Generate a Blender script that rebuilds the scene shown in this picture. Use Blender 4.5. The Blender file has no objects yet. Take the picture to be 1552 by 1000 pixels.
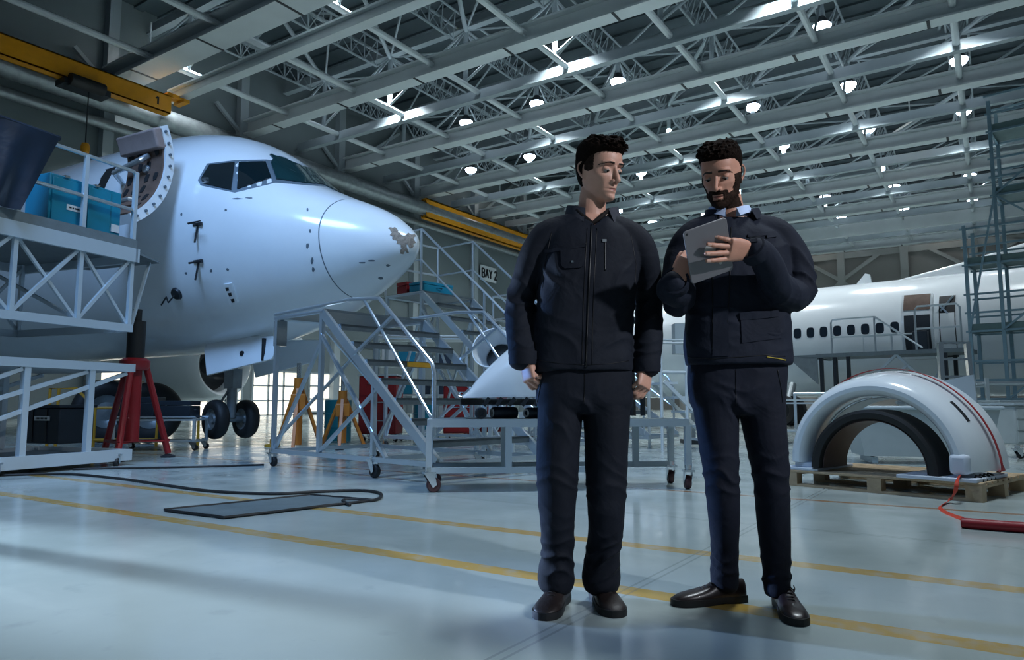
import bpy, bmesh, math, random
from mathutils import Vector, Matrix, noise
random.seed(7)
SC = bpy.context.scene
COL = SC.collection
PI = math.pi
# ---------------------------------------------------------------- camera frame of the place
CAM_H = 0.77
PITCH = math.radians(5.87)
YAW = math.radians(33.6)
CYAW, SYAW = math.cos(YAW), math.sin(YAW)

def W(r, f, z=0.0):
    """ground point r metres to the right and f metres ahead of where the photographer stands"""
    return Vector((r*CYAW - f*SYAW, r*SYAW + f*CYAW, z))

# ---------------------------------------------------------------- mesh builder
class MB:
    def __init__(s):
        s.v = []; s.f = []; s.mi = []; s.m = 0
    def add(s, vs, fs):
        b = len(s.v); s.v += [tuple(v) for v in vs]
        s.f += [tuple(b+i for i in q) for q in fs]; s.mi += [s.m]*len(fs); return s
    def box(s, c, d, rot=None, taper=1.0):
        c = Vector(c); x, y, z = d[0]/2, d[1]/2, d[2]/2
        vs = [Vector((a*x*(taper if k > 0 else 1), b*y*(taper if k > 0 else 1), k*z)) for k in (-1, 1) for a, b in ((-1,-1),(1,-1),(1,1),(-1,1))]
        if rot is not None: vs = [rot @ v for v in vs]
        return s.add([c+v for v in vs], [(3,2,1,0),(4,5,6,7),(0,1,5,4),(1,2,6,5),(2,3,7,6),(3,0,4,7)])
    def bb(s, lo, hi):
        return s.box([(a+b)/2 for a, b in zip(lo, hi)], [b-a for a, b in zip(lo, hi)])
    def frame(s, p0, p1):
        p0 = Vector(p0); p1 = Vector(p1); d = (p1-p0)
        t = d.normalized(); up = Vector((0,0,1)) if abs(t.z) < .95 else Vector((0,1,0))
        a = t.cross(up).normalized(); b = a.cross(t).normalized()
        return p0, p1, t, a, b
    def bar(s, p0, p1, w, h=None):
        h = h or w
        p0, p1, t, a, b = s.frame(p0, p1)
        vs = [p + a*(i*w/2) + b*(j*h/2) for p in (p0, p1) for i, j in ((-1,-1),(1,-1),(1,1),(-1,1))]
        return s.add(vs, [(3,2,1,0),(4,5,6,7),(0,1,5,4),(1,2,6,5),(2,3,7,6),(3,0,4,7)])
    def tube(s, p0, p1, r, n=10, r2=None):
        return s.path([p0, p1], [r, r if r2 is None else r2], n)
    def path(s, pts, r, n=10, closed=False):
        pts = [Vector(p) for p in pts]; k = len(pts)
        rs = list(r) if isinstance(r, (list, tuple)) else [r]*k
        rings = []; a = None
        for i, p in enumerate(pts):
            if closed: t = pts[(i+1) % k]-pts[i-1]
            else: t = pts[min(i+1, k-1)]-pts[max(i-1, 0)]
            t.normalize()
            if a is None:
                up = Vector((0,0,1)) if abs(t.z) < .9 else Vector((0,1,0)); a = t.cross(up)
            a = (a - t*a.dot(t)).normalized(); b = t.cross(a)
            rings.append([p + a*(math.cos(2*PI*j/n)*rs[i]) + b*(math.sin(2*PI*j/n)*rs[i]) for j in range(n)])
        return s.loft(rings, caps=not closed, close=closed)
    def loft(s, rings, caps=True, close=False, wrap=True):
        n = len(rings[0]); vs = [v for q in rings for v in q]; fs = []
        m = len(rings)
        for i in range(m if close else m-1):
            i2 = (i+1) % m
            for j in range(n if wrap else n-1):
                j2 = (j+1) % n
                fs.append((i*n+j, i*n+j2, i2*n+j2, i2*n+j))
        if caps and not close and wrap:
            fs.append(tuple(reversed(range(n)))); fs.append(tuple((m-1)*n+j for j in range(n)))
        return s.add(vs, fs)
    def lathe(s, prof, M=None, n=32, a0=0.0, a1=2*PI, closed=False):
        """prof: (radius, along) pairs revolved about local Z; M places it"""
        M = M or Matrix.Identity(4); full = abs(a1-a0-2*PI) < 1e-6
        k = n if full else n+1
        rings = [[M @ Vector((r*math.cos(a0+(a1-a0)*j/n), r*math.sin(a0+(a1-a0)*j/n), h)) for j in range(k)] for r, h in prof]
        if closed: rings.append(rings[0])
        s.loft(rings, caps=False, wrap=full)
        if not full and closed:
            b = len(s.v)-len(rings)*k; q = len(rings)-1
            s.f.append(tuple(b+i*k for i in range(q))); s.mi.append(s.m)
            s.f.append(tuple(b+i*k+k-1 for i in reversed(range(q)))); s.mi.append(s.m)
        return s
    def prism(s, poly, vec):
        """polygon (3D points) pushed along vec"""
        vec = Vector(vec); p = [Vector(q) for q in poly]; n = len(p)
        return s.add(p + [q+vec for q in p], [tuple(reversed(range(n))), tuple(range(n, 2*n))] + [(i, (i+1) % n, n+(i+1) % n, n+i) for i in range(n)])
    def build(s, name, mats, parent=None, smooth=35, recalc=True):
        me = bpy.data.meshes.new(name)
        me.from_pydata(s.v, [], s.f)
        for m in (mats if isinstance(mats, (list, tuple)) else [mats]): me.materials.append(m)
        me.polygons.foreach_set('material_index', s.mi)
        if recalc:
            bm = bmesh.new(); bm.from_mesh(me); bmesh.ops.recalc_face_normals(bm, faces=bm.faces); bm.to_mesh(me); bm.free()
        if smooth:
            me.polygons.foreach_set('use_smooth', [True]*len(me.polygons))
            if smooth < 180: me.set_sharp_from_angle(angle=math.radians(smooth))
        me.update()
        o = bpy.data.objects.new(name, me); COL.objects.link(o)
        if parent is not None: o.parent = parent
        return o

def tag(o, label=None, cat=None, group=None, kind=None):
    for k, v in (('label', label), ('category', cat), ('group', group), ('kind', kind)):
        if v: o[k] = v
    return o
def thing(name, label, cat, loc=(0,0,0), rz=0.0, group=None):
    o = bpy.data.objects.new(name, None); COL.objects.link(o)
    o.empty_display_size = .2
    o.location = loc; o.rotation_euler = (0,0,rz)
    return tag(o, label, cat, group)
def struct(name, mb, m, label, cat='building', smooth=35):
    return tag(mb.build(name, m, smooth=smooth), label, cat, kind='structure')
def copy_tree(o, parent=None):
    c = o.copy(); COL.objects.link(c)
    if parent is not None: c.parent = parent
    for ch in list(o.children): copy_tree(ch, c)
    return c
def bevel(o, w=.004, seg=2, ang=40):
    m = o.modifiers.new('bevel', 'BEVEL'); m.width = w; m.segments = seg; m.limit_method = 'ANGLE'; m.angle_limit = math.radians(ang)
    return o

# ---------------------------------------------------------------- materials
def lin(h):
    if isinstance(h, str):
        h = h.lstrip('#'); c = [int(h[i:i+2], 16)/255 for i in (0, 2, 4)]
    else: c = h
    return tuple(x/12.92 if x <= .04045 else ((x+.055)/1.055)**2.4 for x in c)
def mat(name, col, rough=.5, metal=0.0, var=.0, vscale=4.0, bump=0.0, bscale=60.0, coat=0.0, emit=None, estr=0.0, spec=.5, sheen=0.0, alpha=1.0, rvar=0.0):
    m = bpy.data.materials.new(name); m.use_nodes = True
    nt = m.node_tree; b = nt.nodes['Principled BSDF']; N = nt.nodes.new; L = nt.links.new
    c = lin(col); b.inputs['Base Color'].default_value = (*c, 1)
    b.inputs['Roughness'].default_value = rough; b.inputs['Metallic'].default_value = metal
    b.inputs['Coat Weight'].default_value = coat; b.inputs['Specular IOR Level'].default_value = spec
    b.inputs['Sheen Weight'].default_value = sheen; b.inputs['Alpha'].default_value = alpha
    if emit is not None:
        b.inputs['Emission Color'].default_value = (*lin(emit), 1); b.inputs['Emission Strength'].default_value = estr
    if var or bump or rvar:
        tc = N('ShaderNodeTexCoord')
    if var or rvar:
        n = N('ShaderNodeTexNoise'); n.inputs['Scale'].default_value = vscale; n.inputs['Detail'].default_value = 5; n.inputs['Roughness'].default_value = .6
        L(tc.outputs['Object'], n.inputs['Vector'])
        if var:
            r = N('ShaderNodeValToRGB'); r.color_ramp.elements[0].position = .3; r.color_ramp.elements[1].position = .7
            r.color_ramp.elements[0].color = (*[x*(1-var) for x in c], 1); r.color_ramp.elements[1].color = (*[min(1, x*(1+var)) for x in c], 1)
            L(n.outputs['Fac'], r.inputs['Fac']); L(r.outputs['Color'], b.inputs['Base Color'])
        if rvar:
            mr = N('ShaderNodeMapRange'); mr.inputs['To Min'].default_value = max(0, rough-rvar); mr.inputs['To Max'].default_value = min(1, rough+rvar)
            mr.inputs['From Min'].default_value = .3; mr.inputs['From Max'].default_value = .7
            L(n.outputs['Fac'], mr.inputs['Value']); L(mr.outputs['Result'], b.inputs['Roughness'])
    if bump:
        n2 = N('ShaderNodeTexNoise'); n2.inputs['Scale'].default_value = bscale; n2.inputs['Detail'].default_value = 4
        L(tc.outputs['Object'], n2.inputs['Vector'])
        bp = N('ShaderNodeBump'); bp.inputs['Strength'].default_value = bump; bp.inputs['Distance'].default_value = .01
        L(n2.outputs['Fac'], bp.inputs['Height']); L(bp.outputs['Normal'], b.inputs['Normal'])
    return m

M = {}
M['beam'] = mat('painted_white_steel', '#c6cfd2', .45, 0, .06, .6)
M['truss'] = mat('grey_painted_steel', '#97a4aa', .5, 0, .06, .5)
M['galv'] = mat('aluminium_tube', '#ccd7df', .3, .8, .02, 1.5)
M['galvw'] = mat('pale_grey_painted_tube', '#b4c2ca', .38, .2, .03, 2)
M['deck'] = mat('chequer_deck', '#737f84', .5, .3, .1, 8, bump=.2, bscale=120)
M['white'] = mat('white_gloss_skin', '#e3ebf0', .2, 0, .025, 1.5, coat=.5, rvar=.05)
M['radome'] = mat('white_radome', '#e0e9ee', .26, 0, .02, 2, coat=.3)
M['seam'] = mat('grey_panel_gap', '#5b6a75', .6)
M['black'] = mat('black_rubber', '#17191b', .6, 0, .15, 9)
M['dark'] = mat('dark_steel', '#2a3036', .45, .3, .1, 6)
M['darkblue'] = mat('dark_blue_sheet', '#122334', .35, 0, .25, 3, bump=.5, bscale=6)
M['blue'] = mat('blue_steel', '#14829f', .4, 0, .06, 4)
M['red'] = mat('red_paint', '#8d1c22', .4, 0, .12, 5)
M['strap'] = mat('red_webbing', '#a3141c', .6, 0, .12, 20, bump=.3, bscale=200)
M['hose'] = mat('red_sleeve', '#8b0f1d', .5, 0, .1, 12)
M['orange'] = mat('orange_paint', '#a8641b', .45, 0, .12, 5)
M['yellow'] = mat('yellow_paint', '#d9930f', .4, 0, .1, 1.2)
M['yrail'] = mat('yellow_rail', '#b98a23', .45, 0, .1, 5)
M['chrome'] = mat('chrome', '#d5dee4', .15, 1.0)
M['glassdark'] = mat('cockpit_glass', '#0e1d22', .08, 0, .1, 3, coat=.6)
M['glassteal'] = mat('windshield_glass', '#15383c', .08, 0, .1, 3, coat=.6)
M['brown'] = mat('primer_brown', '#695449', .6, 0, .2, 7)
M['wood'] = mat('pallet_wood', '#b09a7c', .7, 0, .2, 6, bump=.3, bscale=30)
M['foam'] = mat('white_foam', '#c9d2de', .7, 0, .05, 5)
M['label'] = mat('white_label', '#dfe6ea', .5)
M['ink'] = mat('black_ink', '#1c2024', .6)
M['carbon'] = mat('dark_composite', '#1b2126', .3, 0, .25, 5, coat=.2)
M['greymetal'] = mat('bare_aluminium', '#8d969a', .35, .6, .2, 3)
M['wall'] = mat('wall_panels', '#6e7b7f', .6, 0, .06, .25)
M['roof'] = mat('roof_deck', '#3d4c53', .7, 0, .1, .15)
M['lamp'] = mat('lamp_glow', '#ffffff', .4, emit='#e2f0ff', estr=14)
M['tubelamp'] = mat('tube_lamp_glow', '#ffffff', .4, emit='#fff3ea', estr=9)
M['daylight'] = mat('daylit_pane', '#ffffff', .4, emit='#f7ead2', estr=1.1)
M['navybox'] = mat('navy_crate', '#1a2836', .5, 0, .1, 6)
M['mat'] = mat('worn_grey_rubber', '#5d6b70', .5, 0, .15, 5, bump=.2, bscale=50)
M['liner'] = mat('reddish_brown_liner', '#3a2a2a', .5, 0, .2, 5)
M['strap2'] = mat('orange_red_webbing', '#c8422c', .6, 0, .12, 20)
M['tabgrey'] = mat('tablet_grey_metal', '#77767a', .4, .35, .03, 6)
M['tabdisc'] = mat('pale_disc', '#b3b6b4', .3, .2)
M['screen'] = mat('dark_screen', '#0b0d10', .1)
M['wall2'] = mat('taupe_panels', '#7d7c79', .6, 0, .05, .2)
M['wallsteel'] = mat('light_wall_steel', '#989a97', .55)
# ================================================================ HALL
XG = [-36.5+6.0*k for k in range(0, 8)]          # truss lines
YL = [22.1, 32.0, 39.9, 48.5, 57.3, 66.0, 74.3, 83.3, 91.6]           # lamp rows
YB = [20.2+8.85*k for k in range(0, 9)]          # big beams
WX = -41.0; WYF = 93.0; WXR = 16.0
# floor with its painted lines (pattern lives in world metres)
def floor_mat():
    m = bpy.data.materials.new('sealed_hangar_floor'); m.use_nodes = True
    nt = m.node_tree; b = nt.nodes['Principled BSDF']; N = nt.nodes.new; L = nt.links.new
    g = N('ShaderNodeNewGeometry'); sp = N('ShaderNodeSeparateXYZ'); L(g.outputs['Position'], sp.inputs[0])
    def math_(op, a, b_=None, c=None):
        n = N('ShaderNodeMath'); n.operation = op
        for i, q in enumerate((a, b_, c)):
            if q is None: continue
            if isinstance(q, (int, float)): n.inputs[i].default_value = q
            else: L(q, n.inputs[i])
        return n.outputs[0]
    def nz(scale, detail=5, stretch=None):
        n = N('ShaderNodeTexNoise'); n.inputs['Scale'].default_value = scale; n.inputs['Detail'].default_value = detail
        if stretch:
            mp = N('ShaderNodeMapping'); mp.inputs['Scale'].default_value = stretch; L(g.outputs['Position'], mp.inputs['Vector']); L(mp.outputs['Vector'], n.inputs['Vector'])
        else: L(g.outputs['Position'], n.inputs['Vector'])
        return n.outputs['Fac']
    def mix(fac, c1, c2):
        n = N('ShaderNodeMix'); n.data_type = 'RGBA'
        if isinstance(fac, (int, float)): n.inputs[0].default_value = fac
        else: L(fac, n.inputs[0])
        for i, c in ((6, c1), (7, c2)):
            if isinstance(c, tuple): n.inputs[i].default_value = (*c, 1)
            else: L(c, n.inputs[i])
        return n.outputs[2]
    def ramp(v, a, b_):
        n = N('ShaderNodeMapRange'); n.inputs[1].default_value = a; n.inputs[2].default_value = b_; L(v, n.inputs[0]); return n.outputs[0]
    base = mix(ramp(nz(.55, 6), .35, .65), lin('#9fadac'), lin('#aebab9'))
    base = mix(math_('MULTIPLY', ramp(nz(6, 6), .62, .75), .25), base, lin('#7d8a8c'))
    base = mix(math_('MULTIPLY', ramp(nz(1.2, 5, (.4, 2.2, 1)), .6, .72), .2), base, lin('#c8d2d2'))
    wear = ramp(nz(9, 8), .36, .5)
    for y0, hw, colr, k in ((2.83, .062, '#b9963f', .93), (3.74, .062, '#b3913f', .9), (6.25, .04, '#9a6a3a', .85)):
        d = math_('ABSOLUTE', math_('SUBTRACT', sp.outputs['Y'], y0))
        on = math_('LESS_THAN', d, hw)
        base = mix(math_('MULTIPLY', math_('MULTIPLY', on, k), math_('ADD', math_('MULTIPLY', wear, .35), .65)), base, lin(colr))
    # cast joints in the slab
    for ax, per in (('X', 6.0), ('Y', 6.1)):
        d = math_('ABSOLUTE', math_('SUBTRACT', math_('PINGPONG', math_('ADD', sp.outputs[ax], 1.3), per/2), .02))
        base = mix(math_('MULTIPLY', math_('LESS_THAN', d, .006), .35), base, lin('#5c6668'))
    L(base, b.inputs['Base Color'])
    r = N('ShaderNodeMapRange'); r.inputs[1].default_value = .3; r.inputs[2].default_value = .7; r.inputs[3].default_value = .1; r.inputs[4].default_value = .24
    L(nz(2.2, 6), r.inputs[0]); L(r.outputs[0], b.inputs['Roughness'])
    b.inputs['Specular IOR Level'].default_value = .5
    bp = N('ShaderNodeBump'); bp.inputs['Strength'].default_value = .05; bp.inputs['Distance'].default_value = .02
    L(nz(3.5, 3), bp.inputs['Height']); L(bp.outputs['Normal'], b.inputs['Normal'])
    return m
struct('floor', MB().bb((WX-.2, -14, -.2), (WXR, WYF+.3, 0)), floor_mat(), 'glossy pale grey sealed floor with painted yellow lines', 'floor')

# roof deck: ribbed sheet
mb = MB()
mb.bb((WX-.2, 4, 24.2), (WXR, WYF+.3, 24.5))
y = 14.0
while y < WYF: mb.bb((WX, y, 24.06), (WXR, y+.55, 24.2)); y += 1.45
struct('ceiling', mb, M['roof'], 'dark ribbed metal roof deck above the trusses', 'ceiling')

# left wall
mb = MB()
mb.bb((WX-.3, 4, 0), (WX, WYF+.3, 24.2))
for z in (5.2, 9.4): mb.bb((WX, 4, z), (WX+.12, WYF, z+.16))
struct('wall_left', mb, M['wall'], 'long grey panelled hangar side wall', 'wall')
for k, y in enumerate([YL[0]-2.1+8.7*j for j in range(0, 9)]):
    c = MB(); c.bb((WX, y-.3, 0), (WX+.5, y+.3, 24))
    c.bar((WX+.3, y, 18.6), (WX+.3, y+6.5, 23.6), .22); c.bar((WX+.3, y, 18.6), (WX+.3, y-2, 20.2), .22)
    struct('column_%d' % k, c, M['truss'], 'grey steel wall column on the side wall, number %s from the crane bay' % ['one', 'two', 'three', 'four', 'five', 'six', 'seven', 'eight', 'nine'][k], 'column')
mb = MB()
for (x, z, r) in ((WX+1.6, 17.3, .62), (WX+.9, 16.2, .3)): mb.tube((x, 6, z), (x, 92, z), r, 14)
for j in range(18): mb.lathe([(.66, -.08), (.66, .08)], Matrix.Translation((WX+1.6, 8+j*4.7, 17.3)) @ Matrix.Rotation(PI/2, 4, 'X'), 14)
tag(mb.build('ventilation_duct', M['greymetal']), 'long round grey ventilation ducts running along the side wall under the roof', 'duct', kind='structure')

# far wall with K-bracing
mb = MB(); mb.bb((WX, WYF, 0), (WXR, WYF+.3, 24.2)); struct('wall_far', mb, M['wall2'], 'taupe panelled end wall of the hangar', 'wall')
mb = MB()
xs = [WX+6.7*k for k in range(9)]
for k, x in enumerate(xs): mb.bb((x-.4, WYF-.5, 0), (x+.4, WYF, 21))
for k, (a, b_) in enumerate(zip(xs, xs[1:])):
    mb.bb((a, WYF-.3, 18.1), (b_, WYF, 18.8)); mb.bb((a, WYF-.2, 9.3), (b_, WYF, 9.6))
    m_, e_ = (a, b_) if k % 2 == 0 else (b_, a)
    mb.bar((m_, WYF-.25, 15.4), (m_+(e_-m_)*.62, WYF-.25, 18.3), .4); mb.bar((m_, WYF-.25, 15.4), (e_, WYF-.25, 9.4), .4)
struct('trim_1', mb, M['wallsteel'], 'pale steel columns and K bracing on the end wall', 'bracing')

# big white beams across the bay, each its own object, with dark joint straps
ORD = ['first', 'second', 'third', 'fourth', 'fifth', 'sixth', 'seventh', 'eighth', 'ninth', 'tenth']
for k, y in enumerate(YB):
    b_ = MB()
    w = .85 if k else 1.5
    x0, x1 = WX+.4, WXR
    b_.bb((x0, y-w/2, 18.62), (x1, y+w/2, 18.72)); b_.bb((x0, y-.07, 18.72), (x1, y+.07, 19.5)); b_.bb((x0, y-w/2, 19.5), (x1, y+w/2, 19.6))
    if k == 7: b_.bb((x0, y-1.6, 18.2), (x1, y-1.0, 19.6))
    b_.m = 1
    for x in [XG[0]-1+6*j for j in range(9)]: b_.bb((x-.07, y-w/2-.01, 18.6), (x+.07, y+w/2+.01, 18.625))
    struct('beam_%d' % k, b_, [M['beam'], M['dark']], 'wide white steel beam spanning the bay, %s counted away from the camera' % ORD[k], 'beam')
# thinner round tubes next to each big beam (crane rails)
for k, y in enumerate(YB):
    b_ = MB(); yy = y+4.2 if k else y+1.9
    if k == 0: b_.bb((WX+3, yy-.28, 17.8), (WXR, yy+.28, 17.95)); b_.bb((WX+3, yy-.05, 17.95), (WXR, yy+.05, 18.45)); b_.bb((WX+3, yy-.28, 18.4), (WXR, yy+.28, 18.5))
    else: b_.bb((WX+.4, yy-.2, 18.75), (WXR, yy+.2, 18.85)); b_.bb((WX+.4, yy-.05, 18.85), (WXR, yy+.05, 19.4))
    struct('crane_rail_beam_%d' % k, b_, M['truss'] if k else M['beam'], 'narrow grey crane rail beam beside the %s wide beam' % ORD[k], 'beam')
# lower chord tubes along the hall
ZC = 19.25; ZT = 22.6
for k, x in enumerate(XG):
    b_ = MB(); b_.tube((x, 10, ZC), (x, WYF-.6, ZC), .17, 10)
    struct('beam_chord_%d' % k, b_, M['beam'], 'long round white roof tube running down the hall, %s from the side wall' % ORD[k], 'beam')
# upper beams over the lamp rows
for k, y in enumerate(YL):
    b_ = MB(); b_.bb((WX+.4, y-.22, ZT), (WXR, y+.22, ZT+.12)); b_.bb((WX+.4, y-.05, ZT+.1), (WXR, y+.05, ZT+.7))
    struct('beam_purlin_%d' % k, b_, M['truss'], 'grey upper roof beam over the %s row of lamps' % ORD[k], 'beam')
# trusses: triangular lattice girder along each truss line, hangers and bracing
for k, x in enumerate(XG):
    b_ = MB()
    for i, y in enumerate(YL):
        b_.tube((x, y, ZT), (x, y, ZC), .15, 8)                                   # hanger
        if i+1 < len(YL):
            y2 = YL[i+1]; ym = (y+y2)/2
            b_.tube((x, y, ZT), (x-.9, y2, ZT+.5), .09, 6); 
            for dx in (-.55, .55): b_.tube((x+dx, y, ZT+.2), (x+dx, y2, ZT+.2), .07, 6)
            b_.tube((x, y+1.2, ZT-1.1), (x, y2-1.2, ZT-1.1), .07, 6)
            b_.tube((x, y, ZT), (x, y+1.2, ZT-1.1), .06, 6); b_.tube((x, y2, ZT), (x, y2-1.2, ZT-1.1), .06, 6)
            n = 7
            for j in range(n):
                a = y+1.2+(y2-y-2.4)*j/n; b2 = y+1.2+(y2-y-2.4)*(j+1)/n
                for dx in (-.55, .55):
                    b_.tube((x, a, ZT-1.1), (x+dx, (a+b2)/2, ZT+.2), .035, 5); b_.tube((x+dx, (a+b2)/2, ZT+.2), (x, b2, ZT-1.1), .035, 5)
            if k+1 < len(XG):
                x2 = XG[k+1]
                b_.tube((x, y, ZT), (x2, ym, ZT+.6), .07, 6); b_.tube((x2, ym, ZT+.6), (x, y2, ZT), .07, 6)
                b_.tube((x, y, ZC+.2), (x2, y, ZT), .08, 6)
                if i % 2 == 0: b_.tube((x2, y, ZT-.1), (x, y2, ZT-.1), .13, 8)
            # fan of struts at the node
            b_.tube((x, y, ZT), (x+1.6, y+1.9, ZT+1.3), .06, 6); b_.tube((x, y, ZT), (x-1.6, y+1.9, ZT+1.3), .06, 6)
            b_.tube((x, y, ZT), (x, y-2.4, ZC+.1), .07, 6)
    struct('ceiling_truss_%d' % k, b_, M['truss'], 'grey lattice roof truss with hangers, %s from the side wall' % ORD[k], 'truss')

# overhead travelling cranes (yellow)
def crane(y0, y1, x, z, num, lab, hoist, hy=None, sc=1.0):
    t = thing('bridge_crane', lab, 'crane', (x, y1, z))
    g = MB(); L_ = y1-y0
    g.bb((-.06, -L_, -.55), (.06, 0, .5)); g.bb((-.3, -L_, -.62), (.3, 0, -.55)); g.bb((-.3, -L_, .5), (.3, 0, .57))
    g.bb((-.3, -L_, -.62), (-.24, 0, .57)); g.bb((.24, -L_, -.62), (.3, 0, .57))
    g.build('girder', M['yellow'], t)
    e = MB(); e.bb((-.26, -.2, .57), (.26, .5, .8)); e.bar((-.2, .1, .6), (-.2, .75, .66), .16); e.bar((.2, .1, .6), (.2, .75, .66), .16); e.bb((-.5, .6, .42), (.5, .95, .62))
    e.build('end_carriage', M['yellow'], t)
    d = MB()
    # the painted number, strokes of one glyph
    if num == 1: strokes = [((0, .02), (0, .5)), ((0, .5), (-.12, .38))]
    else: strokes = [((-.12, .4), (0, .5)), ((0, .5), (.12, .38)), ((.12, .38), (-.12, .02)), ((-.12, .02), (.13, .02))]
    for a, b2 in strokes: d.bar((.305, -.75-a[0]*-1.0, -.3+a[1]), (.305, -.75-b2[0]*-1.0, -.3+b2[1]), .05, .05) if False else d.bar((.31, -.75+a[0], -.3+a[1]), (.31, -.75+b2[0], -.3+b2[1]), .02, .09)
    d.build('number', M['ink'], t)
    t.scale = (1, 1, sc)
    if hoist:
        h = MB(); h.bb((-.5, hy-1.3, -1.0), (.45, hy+.9, -.64)); h.build('trolley', M['dark'], t)
        h = MB(); h.lathe([(0, -.8), (.36, -.8), (.36, .8), (0, .8)], Matrix.Translation((.5, hy-.3, -.75)) @ Matrix.Rotation(PI/2, 4, 'X'), 18); h.build('hoist_drum', M['black'], t)
        h = MB(); h.tube((.3, hy-.1, -1), (.3, hy-.1, -4.2), .03, 6); h.build('hoist_rope', M['dark'], t)
        h = MB(); h.lathe([(0, -.35), (.18, -.3), (.22, 0), (.16, .25), (0, .3)], Matrix.Translation((.3, hy-.1, -4.4)), 12); h.build('hook_block', M['yellow'], t)
    return t

crane(4, 21.3, -36.9, 17.1, 1, 'yellow overhead crane girder marked 1, high beside the wall above the open cabin door', True, -4.2, .85)
crane(45.5, 66, -39.2, 17.3, 2, 'yellow overhead crane girder marked 2, farther down the side wall above the bay sign', False, None, 1.45)

# bay sign on the side wall
t = thing('bay_sign', 'white sign reading BAY 2 on the side wall', 'sign', (WX+.15, 57.2, 13.55))
MB().bb((0, -1.35, -.75), (.06, 1.35, .75)).build('board', M['label'], t)
GL = {'B': [((0,0),(0,1)), ((0,1),(.4,1)), ((.4,1),(.5,.78)), ((.5,.78),(.4,.53)), ((0,.53),(.4,.53)), ((.4,.53),(.52,.27)), ((.52,.27),(.4,0)), ((.4,0),(0,0))],
      'A': [((0,0),(.27,1)), ((.27,1),(.54,0)), ((.1,.35),(.44,.35))],
      'Y': [((0,1),(.27,.5)), ((.54,1),(.27,.5)), ((.27,.5),(.27,0))],
      '2': [((0,.78),(.12,.97)), ((.12,.97),(.4,.97)), ((.4,.97),(.5,.75)), ((.5,.75),(0,0)), ((0,0),(.52,0))],
      ' ': []}
def write(txt, fn, h, w=.16, name='lettering', parent=None, m=None, adv=.78):
    """strokes of each letter as thin raised bars; fn(u, v) gives the place of a point"""
    mb = MB(); u = 0
    for ch in txt:
        for (a, b2), (c, d) in GL[ch]: mb.bar(fn((u+a)*h, b2*h), fn((u+c)*h, d*h), w*h*.6, w*h)
        u += adv if ch != ' ' else .35
    return mb.build(name, m or M['ink'], parent, smooth=0)
# text runs along +Y (left to right as seen from inside the hall)
write('BAY 2', lambda u, v: (.08, -1.12+u, -.42+v), .84, .17, 'lettering', t, adv=.72)

# ---------------------------------------------------------------- lamps
NAMES_Y = ['first', 'second', 'third', 'fourth', 'fifth', 'sixth', 'seventh', 'eighth', 'ninth']
def lamp(x, y, lab, z=21.0):
    t = thing('ceiling_lamp', lab, 'lamp', (x, y, z), 0, 'round hall lamps under the roof')
    h = MB(); h.lathe([(0, .5), (.18, .5), (.3, .3), (.4, .05), (.4, 0), (.36, 0), (.3, .08), (0, .1)], None, 14); h.build('housing', M['dark'], t)
    g = MB(); g.lathe([(0, -.38), (.22, -.35), (.4, -.22), (.5, -.02), (.47, .03), (0, .06)], None, 16); g.build('lens', M['lamp'], t)
    p = MB(); p.tube((0, 0, .5), (0, 0, 1.6), .05, 6); p.build('stem', M['dark'], t)
    return t
seen = {0: [1], 1: [0, 1, 2, 3], 2: [1, 2, 3, 5, 6], 3: [0, 1, 4, 5, 6], 4: [2, 4, 5, 6], 5: [4, 5, 6], 6: [0, 1, 2, 4, 5, 6], 7: [4, 5, 6], 8: [4, 5, 6]}
first = None
for r_, ks in seen.items():
    for q, k in enumerate(ks):
        lab = 'round white ceiling lamp in the %s lamp row, %s from the side wall' % (NAMES_Y[r_], ORD[k])
        if first is None: first = lamp(XG[k], YL[r_], lab)
        else:
            c = copy_tree(first); c.location = (XG[k], YL[r_], 21.0); c['label'] = lab
for (x, y, w, lab) in ((-38.9, 21.2, 1.5, 'short white tube lamp under the first wide beam above the number one crane'), (-38.6, 56.0, 2.6, 'white tube lamp near the second yellow crane by the side wall'), (-3.7, 56.2, 2.6, 'long white tube lamp in the fifth lamp row'), (-3.5, 91.0, 2.8, 'white tube lamp by the end wall, third of the end row'), (-16.9, 91.0, 3.0, 'white tube lamp by the end wall at the end of the last row')):
    t = thing('tube_lamp', lab, 'lamp', (x, min(y, 91.0), 20.8))
    b_ = MB(); b_.bb((-w/2, -.22, 0), (w/2, .22, .15)); b_.bb((-.04, -.04, .15), (.04, .04, 1.7)); b_.build('housing', M['beam'], t)
    b_ = MB(); b_.path([(-w/2+.1, 0, -.05), (w/2-.1, 0, -.05)], .17, 10); b_.build('tube', M['tubelamp'], t)

# daylit openings low in the side wall behind the parked aircraft
for k, (a, b_, z0, z1) in enumerate(((20.5, 25.0, 0.0, 3.0), (26.0, 29.6, 0.0, 3.0), (30.4, 34.2, 0.0, 3.0), (35.2, 38.5, .2, 3.0))):
    p = MB(); p.bb((WX-.02, a, z0), (WX+.04, b_, z1))
    o = tag(p.build('window_%d' % (k+1), M['daylight']), 'tall daylit window low in the side wall, %s from the near end' % ORD[k], 'window', kind='structure')
    f_ = MB()
    n = 3
    for j in range(n+1): f_.bb((WX+.03, a+(b_-a)*j/n-.06, z0), (WX+.12, a+(b_-a)*j/n+.06, z1))
    for j in range(4): zz = z0+(z1-z0)*j/3; f_.bb((WX+.03, a, zz-.05), (WX+.12, b_, zz+.05))
    f_.build('window_frame', M['truss'], o)
M['pad'] = mat('padded_cover', '#8f7f7a', .8, 0, .1, 6)
M['wframe'] = mat('window_frame_grey', '#6f7f8b', .4, .3)
M['windowdark'] = mat('cabin_window_glass', '#10202f', .12, 0, .1, 3, coat=.5)
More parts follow.
